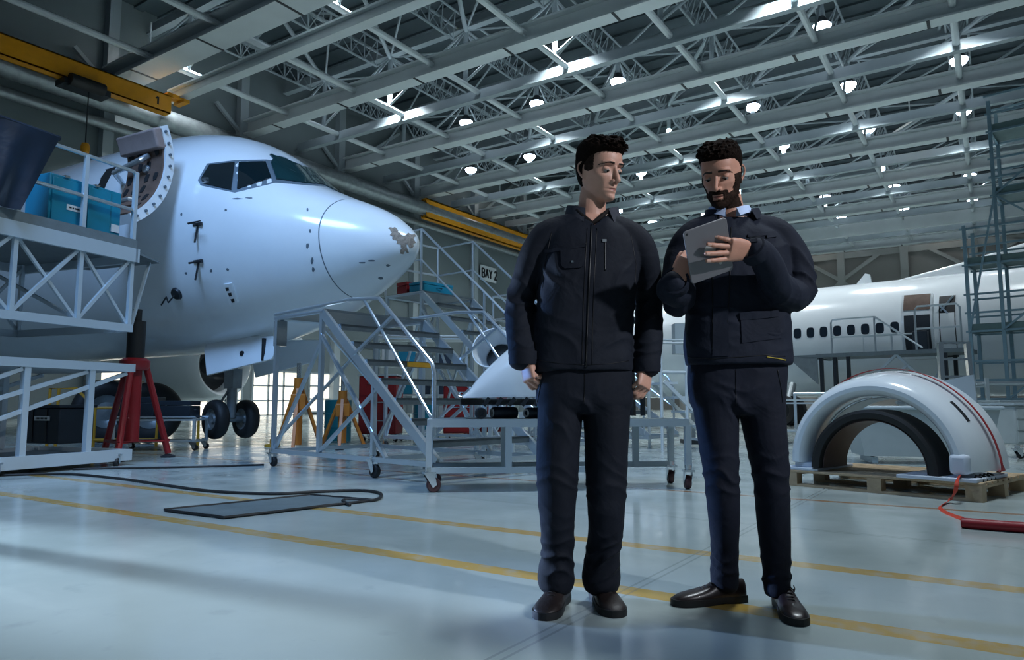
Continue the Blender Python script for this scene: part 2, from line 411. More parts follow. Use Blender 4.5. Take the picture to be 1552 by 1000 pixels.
M['scuff'] = mat('bare_scuffed_layer', '#8d8479', .8, 0, .35, 25, bump=.6, bscale=90)
# ================================================================ AIRCRAFT
from mathutils.bvhtree import BVHTree
def ray(px, py):
    """direction of sight through a picture point, as (right, ahead, up)"""
    r = (px-776)/1090; u = (500-py)/1090; c, s = math.cos(PITCH), math.sin(PITCH)
    return r, c-s*u, s+c*u
def fl(px, py, z=0.0):
    r, f, u = ray(px, py); t = (z-CAM_H)/u; return Vector((r*t, f*t, z))
def dp(px, py, d):
    r, f, u = ray(px, py); t = d/f; return Vector((r*t, d, CAM_H+u*t))
def WV(v): return W(v[0], v[1], v[2])

def interp(tab, x):
    for a, b in zip(tab, tab[1:]):
        if x <= b[0]:
            t = (x-a[0])/(b[0]-a[0]); return [p+(q-p)*t for p, q in zip(a, b)]
    return list(tab[-1])
def smooth_tab(tab, xs):
    """Catmull-Rom through the station table"""
    out = []
    n = len(tab)
    for x in xs:
        i = 0
        while i < n-2 and x > tab[i+1][0]: i += 1
        p0, p1, p2, p3 = tab[max(i-1, 0)], tab[i], tab[i+1], tab[min(i+2, n-1)]
        h = p2[0]-p1[0]; t = (x-p1[0])/h; row = [x]
        for c in range(1, 5):
            m1 = (p2[c]-p0[c])/(p2[0]-p0[0])*h if p2[0] != p0[0] else 0
            m2 = (p3[c]-p1[c])/(p3[0]-p1[0])*h if p3[0] != p1[0] else 0
            if i == 0: m1 = (p2[c]-p1[c])*1.6
            row.append((2*t**3-3*t*t+1)*p1[c]+(t**3-2*t*t+t)*m1+(-2*t**3+3*t*t)*p2[c]+(t**3-t*t)*m2)
        out.append(row)
    return out
def hull_ring(row, n=72):
    x, zt, zb, hw, zc = row
    vs = []
    for k in range(n):
        t = 2*PI*k/n; s = math.sin(t)
        vs.append(Vector((x, hw*math.cos(t), zc+((zt-zc) if s > 0 else (zc-zb))*s)))
    return vs

NOSE = [(0,-.72,-.72,.0,-.72),(.03,-.60,-.84,.10,-.72),(.1,-.52,-.92,.20,-.72),(.25,-.38,-1.04,.36,-.72),(.5,-.20,-1.2,.55,-.7),(.8,-.04,-1.36,.74,-.66),(1.2,.13,-1.55,.96,-.6),(1.6,.31,-1.73,1.15,-.5),(2,.5,-1.87,1.31,-.42),(2.4,.80,-1.98,1.43,-.33),(2.8,1.13,-2.07,1.53,-.24),(3.2,1.38,-2.14,1.62,-.15),(3.6,1.56,-2.19,1.69,-.07),(4,1.68,-2.23,1.75,0),(4.5,1.78,-2.26,1.8,0),(5,1.83,-2.28,1.84,0),(6,1.86,-2.3,1.88,0),(8,1.88,-2.3,1.88,0),(10,1.88,-2.3,1.88,0),(14,1.88,-2.3,1.88,0),(24,1.88,-2.3,1.88,0)]
tip = dp(632, 368, 11.0)
ANG = math.radians(60)
AX = Vector((-math.sin(ANG), math.cos(ANG))); SB = Vector((-math.cos(ANG), -math.sin(ANG)))
plane = thing('airliner', 'white jet airliner with a scuffed nose cone, nose pointing toward the rolling stairs', 'aircraft', W(tip.x, tip.y, 0), math.atan2(AX.y, AX.x)+YAW)
AZ = tip.z+.72                                   # height of the hull axis
def to_local(v):                                  # (right, ahead, up) -> aircraft axes
    d = Vector((v[0]-tip.x, v[1]-tip.y)); return Vector((d.dot(AX), d.dot(SB), v[2]))
def from_local(v):
    p = Vector((tip.x, tip.y))+AX*v[0]+SB*v[1]; return Vector((p.x, p.y, v[2]))
xs = [0, .012, .03, .06, .1, .17, .25, .37, .5, .65, .8, 1.0, 1.15]
xs2 = [1.16]+[1.3+.15*k for k in range(28)]+[6, 7, 8, 10, 12, 16, 20, 24]
up = lambda rings: [[v+Vector((0, 0, AZ)) for v in q] for q in rings]
tabA = [hull_ring(r) for r in smooth_tab(NOSE, xs)]; tabB = [hull_ring(r) for r in smooth_tab(NOSE, xs2)]
mbr = MB().loft(up(tabA), caps=False); radome = mbr.build('radome', M['radome'], plane, 180)
mbf = MB().loft(up(tabB), caps=True); fus = mbf.build('fuselage', M['white'], plane, 60)
mbs = MB(); mbs.loft(up([[Vector((v.x, v.y*1.001, (v.z+.7)*1.001-.7)) for v in hull_ring(smooth_tab(NOSE, [q])[0])] for q in (1.147, 1.163)]), caps=False); mbs.build('radome_seam', M['seam'], radome, 180)
TREE = BVHTree.FromPolygons([Vector(v) for v in mbr.v+mbf.v], [f for f in mbr.f]+[tuple(i+len(mbr.v) for i in f) for f in mbf.f])
CAML = to_local((0, 0, CAM_H))
def cast(px, py, tree=None, origin=None, conv=None):
    r, f, u = ray(px, py); o = origin or CAML; tl = conv or to_local
    d = tl((r, f, CAM_H+u))-o
    d.normalize()
    hit, n, i, dist = (tree or TREE).ray_cast(o, d)
    if hit is None:
        best = None
        for k in range(60, 400):                     # sight line just misses: take the nearest skin
            q = (tree or TREE).find_nearest(o+d*(k*.1), .25)
            if q[0] is not None and (best is None or q[3] < best[3]): best = q
        if best is None: return None, None
        hit, n = best[0], best[1]
        if n.dot(d) > 0 and n.dot(d) > .3: n = -n
        return hit, n
    if n.dot(d) > 0: n = -n
    return hit, n
def patch(name, poly, m, parent, off=.006, thick=.012, tree=None, origin=None, conv=None, cuts=3, mirror=False):
    """a panel that lies on the hull where the photo shows it"""
    bm = bmesh.new(); vs = [bm.verts.new((x, y, 0)) for x, y in poly]; bm.faces.new(vs)
    bmesh.ops.triangulate(bm, faces=bm.faces[:])
    bmesh.ops.subdivide_edges(bm, edges=bm.edges[:], cuts=cuts, use_grid_fill=True)
    bmesh.ops.triangulate(bm, faces=bm.faces[:])
    bm.verts.ensure_lookup_table(); bm.faces.index_update(); bm.verts.index_update()
    top = []; bot = []
    for v in bm.verts:
        h, n = cast(v.co.x, v.co.y, tree, origin, conv)
        if h is None: bm.free(); return None
        top.append(h+n*off); bot.append(h-n*(thick-off))
    n_ = len(top)
    ln = sorted((top[e.verts[0].index]-top[e.verts[1].index]).length for e in bm.edges); lim = ln[len(ln)//2]*5+.004
    bad = {f.index for f in bm.faces if any((top[e.verts[0].index]-top[e.verts[1].index]).length > lim for e in f.edges)}; bm.faces.ensure_lookup_table()
    if len(bad) < len(bm.faces): bmesh.ops.delete(bm, geom=[f for f in bm.faces if f.index in bad], context='FACES_ONLY')
    fs = [tuple(v.index for v in f.verts) for f in bm.faces]
    rim = [(e.verts[0].index, e.verts[1].index) for e in bm.edges if len(e.link_faces) == 1]
    bm.free()
    mb = MB(); mb.add(top+bot, fs+[tuple(n_+i for i in reversed(f)) for f in fs]+[(a, b, n_+b, n_+a) for a, b in rim])
    if mirror:
        m2 = MB(); m2.add([Vector((v.x, -v.y, v.z)) for v in top+bot], [tuple(reversed(q)) for q in mb.f]); m2.build(name, m, parent, 60)
    return mb.build(name, m, parent, 60)
fr = patch('cockpit_window_frame', [(300,273),(314,248),(355,243),(403,242),(450,247),(496,258),(517,285),(470,281),(418,277),(356,292),(304,281)], M['wframe'], plane, .004, .02, mirror=True)
for poly, nm, mm in (([(305,272),(318,251),(356,247),(351,288),(308,278)], 'side_pane', M['glassdark']), ([(362,247),(402,246),(411,270),(360,287)], 'side_pane', M['glassdark']), ([(410,247),(450,251),(491,261),(511,282),(465,278),(419,272)], 'windshield_pane', M['glassteal'])):
    patch(nm, poly, mm, plane, .024, .03, mirror=True)
# scraped patch on the nose: bare primer with ragged edge
random.seed(5)
def ragged(cx, cy, rx, ry, n=18, j=.35, rot=0):
    o = []
    for k in range(n):
        a = 2*PI*k/n; q = 1+random.uniform(-j, j); x, y = rx*q*math.cos(a), ry*q*math.sin(a)
        o.append((cx+x*math.cos(rot)-y*math.sin(rot), cy+x*math.sin(rot)+y*math.cos(rot)))
    return o
for c in ((598,352,7,6,.3),(604,360,8,7,.6),(611,366,9,7,.5),(619,360,7,6,.2),(614,376,7,5,1.2),(622,368,6,6,.4),(610,380,4,4,0),(592,346,3,2,0),(625,358,4,3,0)):
    patch('scuff', ragged(*c[:4], 14, .4, c[4]), M['scuff'], radome, .004, .008, cuts=1)
for (x, y, rx, ry) in ((588,402,3,2),(577,421,4,2),(563,395,5,1.2),(549,398,5,1.2),(466,318,1.5,3),(470,350,1.5,3),(466,372,2,4),(473,395,2,5),(475,408,2,4),(320,410,2,3),(275,325,2,3),(342,318,2,2),(282,414,2,2),(345,408,2,2),(360,301,8,1),(378,300,6,1)):
    patch('chip', ragged(x, y, rx, ry, 8, .3), M['seam'], plane, .003, .006, cuts=1)
# hull seams
def seam(name, pts, w=.012):
    ps = []
    for (a, b) in zip(pts, pts[1:]):
        for i in range(6):
            h, n = cast(a[0]+(b[0]-a[0])*i/6, a[1]+(b[1]-a[1])*i/6)
            if h is not None: ps.append(h+n*.001)
    if len(ps) > 2: MB().path(ps, w/2, 5).build(name, M['seam'], plane, 180)
# pitot probes: a blade and a tube, on a base plate
def probe(px, py):
    h, n = cast(px, py); mb = MB()
    tipd = Vector((-1, 0, .02))
    mb.box(h+n*.01, (.2, .03, .05)); mb.bar(h, h+n*.16, .05, .02); mb.path([h+n*.16+tipd*-.05, h+n*.16+tipd*.24], [.018, .01], 8); mb.bar(h+Vector((0, 0, -.02)), h+n*.03+Vector((0, .02, -.3)), .022)
    return mb
for q in ((300,340),(301,396)): probe(*q).build('pitot_probe', M['dark'], plane)
h, n = cast(268, 445); mb = MB(); mb.m = 0
mb.lathe([(0,.05),(.09,.04),(.12,-.02),(.12,-.1)], Matrix.Translation(h) @ n.to_track_quat('Z', 'Y').to_matrix().to_4x4(), 14)
mb.path([h+n*.03, h+n*.1+Vector((.1,0,-.1)), h+n*.05+Vector((.22,0,-.02)), h+Vector((.4,0,-.16))], .014, 6); mb.build('access_port', M['dark'], plane)
pl = patch('marker_plate', [(340,430),(352,428),(362,457),(350,463)], M['label'], plane, .03, .03)
for q in ((346,437),(350,445),(354,454)): patch('marker_symbol', [(q[0]-3,q[1]-2),(q[0]+2,q[1]-3),(q[0]+3,q[1]+2),(q[0]-1,q[1]+3)], M['ink'], pl, .034, .006, cuts=1)
# service door swung right round on its hinge: ribbed brown inner face outward, white rim with latch holes
hb, _ = cast(264, 250); vd = (CAML-hb).normalized(); PB = hb+vd*.55
ND = Vector((.03, -1, 0)).normalized(); WD = Vector((1, .03, 0)).normalized(); RD = 1.25; CD = PB-ND*RD
def door_pt(phi, y, r=RD): return CD+ND*(r*math.cos(phi))+Vector((0, 0, r*math.sin(phi)))+WD*y
WDT = .95
rows = [math.radians(-60+89*k/20) for k in range(21)]
mb = MB(); sh = []
for phi in rows: sh.append([door_pt(phi, 0), door_pt(phi, WDT), door_pt(phi, WDT, RD-.15), door_pt(phi, 0, RD-.15)])
mb.loft(sh); door = mb.build('service_door', M['white'], plane, 30)
mb = MB(); sh = []
for phi in rows[:-1]: sh.append([door_pt(phi, .04, RD-.145), door_pt(phi, WDT-.03, RD-.145), door_pt(phi, WDT-.03, RD-.17), door_pt(phi, .04, RD-.17)])
mb.loft(sh); mb.build('door_lining', M['brown'], door, 30)
mb = MB(); mb.loft([[door_pt(p_, .0, RD-.1), door_pt(p_, WDT, RD-.1), door_pt(p_, WDT, RD-.28), door_pt(p_, .0, RD-.28)] for p_ in rows[-5:]]); bevel(mb.build('door_top_pad', M['pad'], door, 30), .03)
for i in range(6):
    for j in range(4):
        phi = math.radians(-50+66*(i+.5)/6); y = .06+(WDT-.1)*(j+.5)/4
        if (i*3+j*5) % 7 < 5:
            mb = MB(); a = door_pt(phi, y, RD-.17); t = (door_pt(phi+.01, y, RD-.17)-a).normalized(); nrm = (door_pt(phi, y, RD-.5)-a).normalized()
            mb.prism([a+t*x_+WD*q for x_, q in ((-.06,-.04),(.06,-.05),(.075,.03),(0,.055),(-.07,.035))], nrm*.012)
            mb.build('lining_hole', M['ink'], door, 0)
for phi in rows[1::2]:
    mb = MB(); a = door_pt(phi, .002, RD-.08); mb.lathe([(0,0),(.022,0),(.022,.03),(0,.03)], Matrix.Translation(a) @ (-WD).to_track_quat('Z', 'Y').to_matrix().to_4x4(), 8); mb.build('latch_hole', M['seam'], door)
mb = MB(); pA = door_pt(math.radians(8), .35, RD-.2); pB = hb+Vector((1.4, -.1, -.2))
mb.path([pA, pA-ND*.12+Vector((0,0,-.1)), pA-ND*.1+WD*.7+Vector((0,0,-.2)), pB], .045, 10); mb.build('door_hinge_arm', M['galv'], door)
mb = MB(); mb.lathe([(0,.02),(.06,.02),(.07,0),(.07,-.03),(0,-.03)], Matrix.Translation(door_pt(math.radians(-3), .42, RD-.2)) @ (-ND).to_track_quat('Z', 'Y').to_matrix().to_4x4(), 16); mb.build('latch_wheel', M['galv'], door)
mb = MB(); pA = door_pt(math.radians(-38), .3, RD-.2); pB = hb+Vector((1.6, -.2, -.9)); mb.path([pA, pA-ND*.1, pA-ND*.08+WD*.8, pB], .035, 8); mb.build('door_hinge_arm', M['galv'], door)
# dark doorway in the hull behind the door
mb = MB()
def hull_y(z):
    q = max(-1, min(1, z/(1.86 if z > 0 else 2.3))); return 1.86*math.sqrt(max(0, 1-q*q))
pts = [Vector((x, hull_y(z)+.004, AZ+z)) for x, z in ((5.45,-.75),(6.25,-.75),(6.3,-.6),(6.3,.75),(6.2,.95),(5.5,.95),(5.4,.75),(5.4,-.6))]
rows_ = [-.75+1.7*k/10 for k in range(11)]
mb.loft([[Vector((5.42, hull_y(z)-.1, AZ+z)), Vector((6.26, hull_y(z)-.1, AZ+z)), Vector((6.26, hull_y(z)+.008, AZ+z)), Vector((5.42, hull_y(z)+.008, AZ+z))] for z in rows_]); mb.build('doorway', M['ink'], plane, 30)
# nose gear with its doors
gx = 4.15
gear = thing('nose_gear', None, None, (gx, 0, 0)); gear.parent = plane
mb = MB(); mb.tube((0, 0, .52), (0, 0, AZ-1.75), .085, 14); mb.tube((0, 0, .52), (0, 0, .95), .055, 12); mb.bar((0, -.02, 1.15), (.9, -.02, AZ-1.9), .07); mb.bar((-.02, .1, 1.0), (.22, .1, .75), .03); mb.bar((.22, .1, .75), (.02, .1, .52), .03); mb.bb((-.14, -.1, 1.05), (.1, .1, 1.4)); mb.build('strut', M['greymetal'], gear)
st = math.radians(-10); AXL = Matrix.Rotation(st, 4, 'Z')
mb = MB(); mb.tube(AXL @ Vector((0, -.3, .5)), AXL @ Vector((0, .3, .5)), .06, 12); mb.build('axle', M['greymetal'], gear)
for sgn in (-1, 1):
    T_ = AXL @ Matrix.Translation((0, .29*sgn, .5)) @ Matrix.Rotation(PI/2, 4, 'X')
    mb = MB(); mb.lathe([(.19,-.1),(.25,-.12),(.315,-.1),(.345,-.05),(.35,0),(.345,.05),(.315,.1),(.25,.12),(.19,.1)], T_, 36); wh = mb.build('tyre', M['black'], gear, 60)
    mb = MB(); mb.lathe([(0,-.05),(.06,-.07),(.09,-.04),(.16,-.05),(.2,-.1),(.2,.1),(.16,.05),(.09,.04),(.06,.07),(0,.05)], T_, 28); mb.build('wheel_hub', M['greymetal'], wh, 30)
for sgn in (1, -1):
    mb = MB()
    zb = AZ-2.2
    poly = [Vector((2.35, .42*sgn, zb+.1)), Vector((2.6, .44*sgn, zb-.28)), Vector((4.15, .5*sgn, zb-.52)), Vector((4.25, .5*sgn, zb-.05)), Vector((4.25, .4*sgn, zb+.12)), Vector((3.2, .38*sgn, zb+.14))]
    mb.prism(poly, (0, .05*sgn, 0)); gd = bevel(mb.build('gear_door', M['white'], plane, 30), .012)
    mb = MB(); mb.bb((2.78, min(.455*sgn, .51*sgn), zb-.3), (2.82, max(.455*sgn, .515*sgn), zb+.08)); mb.build('door_fitting', M['ink'], gd); mb = MB(); mb.lathe([(0,.005),(.045,.005),(.045,-.03)], Matrix.Translation((3.3, .52*sgn, zb-.16)) @ Matrix.Rotation(-PI/2*sgn, 4, 'X'), 12); mb.build('door_fitting', M['ink'], gd)
# port wing and engine, seen beneath the belly
mb = MB()
def wing_sec(y, xle, ch, z, th): return [Vector((xle+ch*a, y, z+th*b)) for a, b in ((0,0),(.05,.35),(.25,.6),(.6,.4),(1,.02),(.6,-.25),(.25,-.4),(.05,-.25))]
mb.loft([wing_sec(-1.4, 11.5, 7.4, AZ-1.5, 1.0), wing_sec(-5.5, 13.6, 4.9, AZ-1.2, .62), wing_sec(-15.5, 18.6, 1.9, AZ-.2, .25)]); mb.build('wing', M['white'], plane, 60)
EN = Matrix.Translation((10.6, -4.9, AZ-2.1)) @ Matrix.Rotation(PI/2, 4, 'Y')
mb = MB(); mb.lathe([(.78,.9),(.76,.3),(.8,.05),(.88,-.02),(.96,.06),(1.02,.4),(1.06,1.2),(1.02,2.3),(.86,3.2),(.8,3.2),(.78,.9)], EN, 40); nac = mb.build('engine_nacelle', M['white'], plane, 60)
mb = MB(); mb.lathe([(0,.35),(.12,.45),(.26,.75),(.77,.78),(.77,.85),(0,.85)], EN, 30); mb.build('fan', M['carbon'], nac, 30)
mb = MB(); mb.prism([Vector((11.6,-4.95,AZ-1.2)), Vector((13.0,-4.95,AZ-1.25)), Vector((15.5,-4.95,AZ-1.35)), Vector((13.6,-4.95,AZ-.95))], (0,.12,0)); mb.build('pylon', M['white'], nac)

# ---------------------------------------------------------------- the second airliner, farther off, tail toward the scaffold
A2 = math.radians(48)
q0 = dp(1290, 500, 24.0)                           # a window seen between the two men's shoulders and the dock
AX2 = Vector((math.sin(A2), -math.cos(A2))); PT = Vector((-math.cos(A2), -math.sin(A2)))   # aft, and the side that faces us
ctr = Vector((q0.x, q0.y))-PT*1.86
jet = thing('airliner', 'second white airliner standing behind, with cabin windows and an open rear door by the scaffold', 'aircraft', W(ctr.x, ctr.y, 0), math.atan2(AX2.y, AX2.x)+YAW)
Z2 = q0.z-.08
def to_l2(v):
    d = Vector((v[0], v[1]))-ctr; return Vector((d.dot(AX2), d.dot(PT), v[2]))
T2 = [(-14.5,-.3,-.9,.3,-.6),(-13.8,.3,-1.5,1,-.5),(-12.6,1.2,-1.9,1.5,0),(-10.5,1.86,-2.1,1.85,0),(-9,1.88,-2.13,1.88,0),(0,1.88,-2.13,1.88,0),(4.5,1.88,-2.13,1.88,0),(7,1.88,-1.95,1.82,.05),(10,1.82,-1.2,1.6,.3),(13,1.72,-.3,1.2,.7),(16,1.55,.6,.7,1.05),(18,1.35,1.05,.25,1.2)]
xs3 = [-14.5,-14.2,-13.8,-13.2,-12.6,-12,-11.2,-10.5,-9,-5,0,3,4.5]+[5.5+.5*k for k in range(26)]
mb = MB(); mb.loft([[v+Vector((0,0,Z2)) for v in hull_ring(r, 56)] for r in smooth_tab(T2, [min(x, 18) for x in xs3])]); mb.build('fuselage', M['white'], jet, 60)
TREE2 = BVHTree.FromPolygons([Vector(v) for v in mb.v], mb.f); CAM2 = to_l2((0, 0, CAM_H))
def hy2(z):
    q = z/(1.88 if z > 0 else 2.13); return 1.88*math.sqrt(max(0, 1-q*q))
for k in range(-12, 4):
    x = k*.445
    if k == 3: pass
    w_ = .13; h_ = .18
    mbw = MB(); ring = []
    for a in range(20):
        t = 2*PI*a/20; cx = math.copysign(abs(math.cos(t))**.6, math.cos(t))*w_; cz = math.copysign(abs(math.sin(t))**.6, math.sin(t))*h_+.08
        ring.append((x+cx, cz))
    mbw.loft([[Vector((a, hy2(b)+.008, Z2+b)) for a, b in ring], [Vector((a, hy2(b)-.05, Z2+b)) for a, b in ring]]); mbw.build('cabin_window', M['windowdark'], jet, 60)
# rear doorway, its slid panel and the open door leaf
def lpatch(name, x0, x1, z0, z1, m, off=.01, th=.05):
    rows = [z0+(z1-z0)*k/24 for k in range(25)]
    return MB().loft([[Vector((x0, hy2(z)+off, Z2+z)), Vector((x1, hy2(z)+off, Z2+z)), Vector((x1, hy2(z)+off-th, Z2+z)), Vector((x0, hy2(z)+off-th, Z2+z))] for z in rows]).build(name, m, jet, 30)
a_, _ = cast(1424, 500, TREE2, CAM2, to_l2); b_, _ = cast(1449, 500, TREE2, CAM2, to_l2)
dx0, dx1 = a_.x, b_.x
lpatch('doorway', dx0, dx1, -.95, .98, M['ink'], .03, .06)
lpatch('doorway_sheet', dx0+.03, dx1-.02, -.85, .42, M['label'], .05, .05)
mb = MB(); mb.bar((dx0+.05, hy2(.5)+.05, Z2+.5), (dx1-.05, hy2(.9)+.05, Z2+.95), .05); mb.bar((dx0, hy2(.5)+.05, Z2+.72), (dx0+.25, hy2(.5)+.05, Z2+.4), .05); mb.bar((dx0+.03, 1.7, Z2-.3), (dx0+.4, 1.87, Z2-.8), .04); mb.build('door_stay', M['galv'], jet)
mb = MB(); rows = [-1.0+2.05*k/12 for k in range(13)]
mb.loft([[Vector((dx0-.95, hy2(z)+.55, Z2+z)), Vector((dx0-.1, hy2(z)+.42, Z2+z)), Vector((dx0-.1, hy2(z)+.25, Z2+z)), Vector((dx0-.95, hy2(z)+.38, Z2+z))] for z in rows]); lf = mb.build('rear_door', M['white'], jet, 30)
mb = MB(); mb.loft([[Vector((dx0-.86, hy2(z)+.56, Z2+z)), Vector((dx0-.16, hy2(z)+.45, Z2+z)), Vector((dx0-.16, hy2(z)+.4, Z2+z)), Vector((dx0-.86, hy2(z)+.5, Z2+z))] for z in rows[1:9]]); mb.build('door_lining', M['dark'], lf, 30)
mb = MB(); mb.loft([[Vector((dx0-.88, hy2(z)+.56, Z2+z)), Vector((dx0-.16, hy2(z)+.45, Z2+z)), Vector((dx0-.16, hy2(z)+.4, Z2+z)), Vector((dx0-.88, hy2(z)+.5, Z2+z))] for z in rows[9:]]); mb.build('door_upper_lining', M['brown'], lf, 30)
# fin with dorsal fillet, tailplane
def fin_at(x):
    return None
mb = MB()
prof = [(0.6,1.8),(3.0,2.25),(5.6,2.85),(8.2,3.75),(10.3,5.3),(13.6,9.3),(16.6,9.3),(17.6,5.5),(18.0,1.3)]
n_ = len(prof)
mb.prism([Vector((x, .14, Z2+z)) for x, z in prof], (0, -.28, 0)); bevel(mb.build('fin', M['white'], jet, 30), .1, 3)
mb = MB()
mb.loft([wing_sec(.5, 13.2, 3.6, Z2+1.0, .5), wing_sec(5.8, 16.8, 1.5, Z2+1.5, .22)]); mb.build('tailplane', M['white'], jet, 60)
h, n = cast(1288, 449, TREE2, CAM2, to_l2)
if h is None: h = Vector((0, .2, Z2+1.88))
mb = MB(); mb.prism([Vector((h.x-.2, .03, Z2+1.84)), Vector((h.x+.35, .03, Z2+1.84)), Vector((h.x+.3, .03, Z2+2.2)), Vector((h.x+.15, .03, Z2+2.25))], (0, -.06, 0)); mb.build('antenna', M['white'], jet)
for yy in (0,): pass
# landing gear so it stands on the floor
for yy in (-2.6, 2.6):
    mb = MB(); mb.tube((-2, yy, .5), (-2, yy*.75, Z2-1.7), .14, 12); lg = mb.build('main_gear', M['greymetal'], jet)
    for s in (-.4, .4):
        mb = MB(); mb.lathe([(0,-.1),(.3,-.1),(.35,-.16),(.5,-.17),(.54,0),(.5,.17),(.35,.16),(.3,.1),(0,.1)], Matrix.Translation((-2, yy+s, .55)) @ Matrix.Rotation(PI/2, 4, 'X'), 28); mb.build('tyre', M['black'], lg, 50)

for o in [c for c in jet.children] + [g for c in jet.children for g in c.children]:
    o.data.transform(Matrix.Scale(-1, 4, (0, 1, 0))); o.data.flip_normals()
# ================================================================ LEFT: WORK DOCK AND WHAT STANDS AROUND IT
def frame_thing(name, label, cat, r, f, ang=0.0, group=None):
    """thing whose local x points ang degrees (counter-clockwise) from the camera's right"""
    return thing(name, label, cat, W(r, f, 0), YAW+math.radians(ang), group)
def caster(parent, loc, r=.075, fork=.1, dirang=0, m=None):
    t = thing('caster', None, None, loc); t.parent = parent; t.rotation_euler = (0, 0, dirang)
    mb = MB(); mb.bb((-.05, -.05, r*2+.03), (.05, .05, r*2+.05)); mb.lathe([(0, r*2+.05), (.035, r*2+.05), (.035, r*2+.09), (0, r*2+.09)], None, 10)
    for s in (-1, 1): mb.prism([Vector((-.045, s*.032, r*2+.03)), Vector((.045, s*.032, r*2+.03)), Vector((.065, s*.032, r)), Vector((.03, s*.032, r-.025))], (0, .006*s, 0))
    mb.build('fork', M['chrome'], t)
    mb = MB(); mb.lathe([(0,-.022),(r*.45,-.022),(r*.5,-.026),(r*.9,-.026),(r,-.014),(r,.014),(r*.9,.026),(r*.5,.026),(r*.45,.022),(0,.022)], Matrix.Translation((.045, 0, r)) @ Matrix.Rotation(PI/2, 4, 'X'), 24); mb.build('wheel', m or M['black'], t)
    return t

# --- tall dock: local x runs from its far end by the aircraft door back toward the camera side, local y away to the left
DOCKANG = math.degrees(math.atan2(-.927, -.375))
dock = frame_thing('access_dock', 'tall pale steel access dock with railings and cross braces beside the aircraft nose', 'work platform', -5.32, 9.5, DOCKANG)
ZD_, ZR = 2.8, 3.86
bays = [0, .72, 1.52, 2.4, 3.3, 4.2]; L_ = bays[-1]
# far end points -x, our side is y=0 or y=-? : the side nearest the photographer
mb = MB(); mb.bb((-.02, -1.9, ZD_-.05), (L_, .3, ZD_)); mb.build('deck_panel', M['deck'], dock)
mb = MB()
for y in (.32, -1.9): mb.bb((-.05, y-.03, ZD_-.16), (L_, y+.03, ZD_+.02))
mb.bb((-.08, -1.9, ZD_-.16), (-.02, .35, ZD_+.02)); mb.build('deck_frame', M['galvw'], dock)
mb = MB(); mb.bb((-.02, .33, ZD_), (L_, .345, ZD_+.14)); mb.bb((-.02, -1.92, ZD_), (L_, -1.9, ZD_+.14)); mb.bb((-.035, -1.9, ZD_), (-.02, .345, ZD_+.14)); mb.build('toe_board', M['deck'], dock)
mb = MB(); mb.prism([Vector((-.06, .3, ZD_)), Vector((-.06, -1.9, ZD_)), Vector((-.62, -1.3, ZD_-.02)), Vector((-.62, .1, ZD_-.02))], (0, 0, -.03)); mb.build('flap', M['deck'], dock)
for y in (.3, -1.85):
    for k, x in enumerate(bays):
        mb = MB(); mb.bar((x, y, 1.72), (x, y, ZR), .05); mb.build('post', M['galvw'], dock)
    for z in (ZR, 3.34):
        mb = MB(); mb.path([(0, y, z-.05), (.04, y, z), (L_, y, z)], .026, 8); mb.build('handrail', M['galv'], dock)
    mb = MB(); mb.bar((-.05, y, 1.76), (L_, y, 1.76), .06, .1); mb.build('truss_chord', M['galvw'], dock)
    for x0, x1 in zip(bays, bays[1:]):
        mb = MB(); mb.bar((x0, y, ZD_-.1), (x1, y, 1.8), .04) if (x0 > .5 and x0 < 1) or x0 > 2.3 else mb.bar((x0, y, ZD_-.1), (x0+(x1-x0), y, 1.8), .04); mb.build('brace', M['galvw'], dock)
        mb = MB(); mb.bar((x1, y-.03, ZD_-.1), (x0, y-.03, 1.8), .035); mb.build('brace', M['galvw'], dock)
for x in (0, L_):
    for z in (ZR, 3.34):
        if x: 
            mb = MB(); mb.path([(x, .3, z), (x, -1.85, z)], .026, 8); mb.build('handrail', M['galv'], dock)
    mb = MB(); mb.bar((x, .3, 1.76), (x, -1.85, 1.76), .06, .1); mb.build('truss_chord', M['galvw'], dock)
for x in bays[1:]:
    mb = MB(); mb.bar((x, .3, 1.8), (x, -1.85, ZD_-.1), .04); mb.build('brace', M['galvw'], dock)
mb = MB(); mb.bar((-.04, .3, 1.78), (-.5, .05, ZD_-.06), .035); mb.build('brace', M['galvw'], dock)
for x in (.9, 3.6):
    for y in (-1.72,):
        mb = MB(); mb.bar((x, y, .0), (x, y, 1.72), .09); mb.build('leg', M['galvw'], dock)
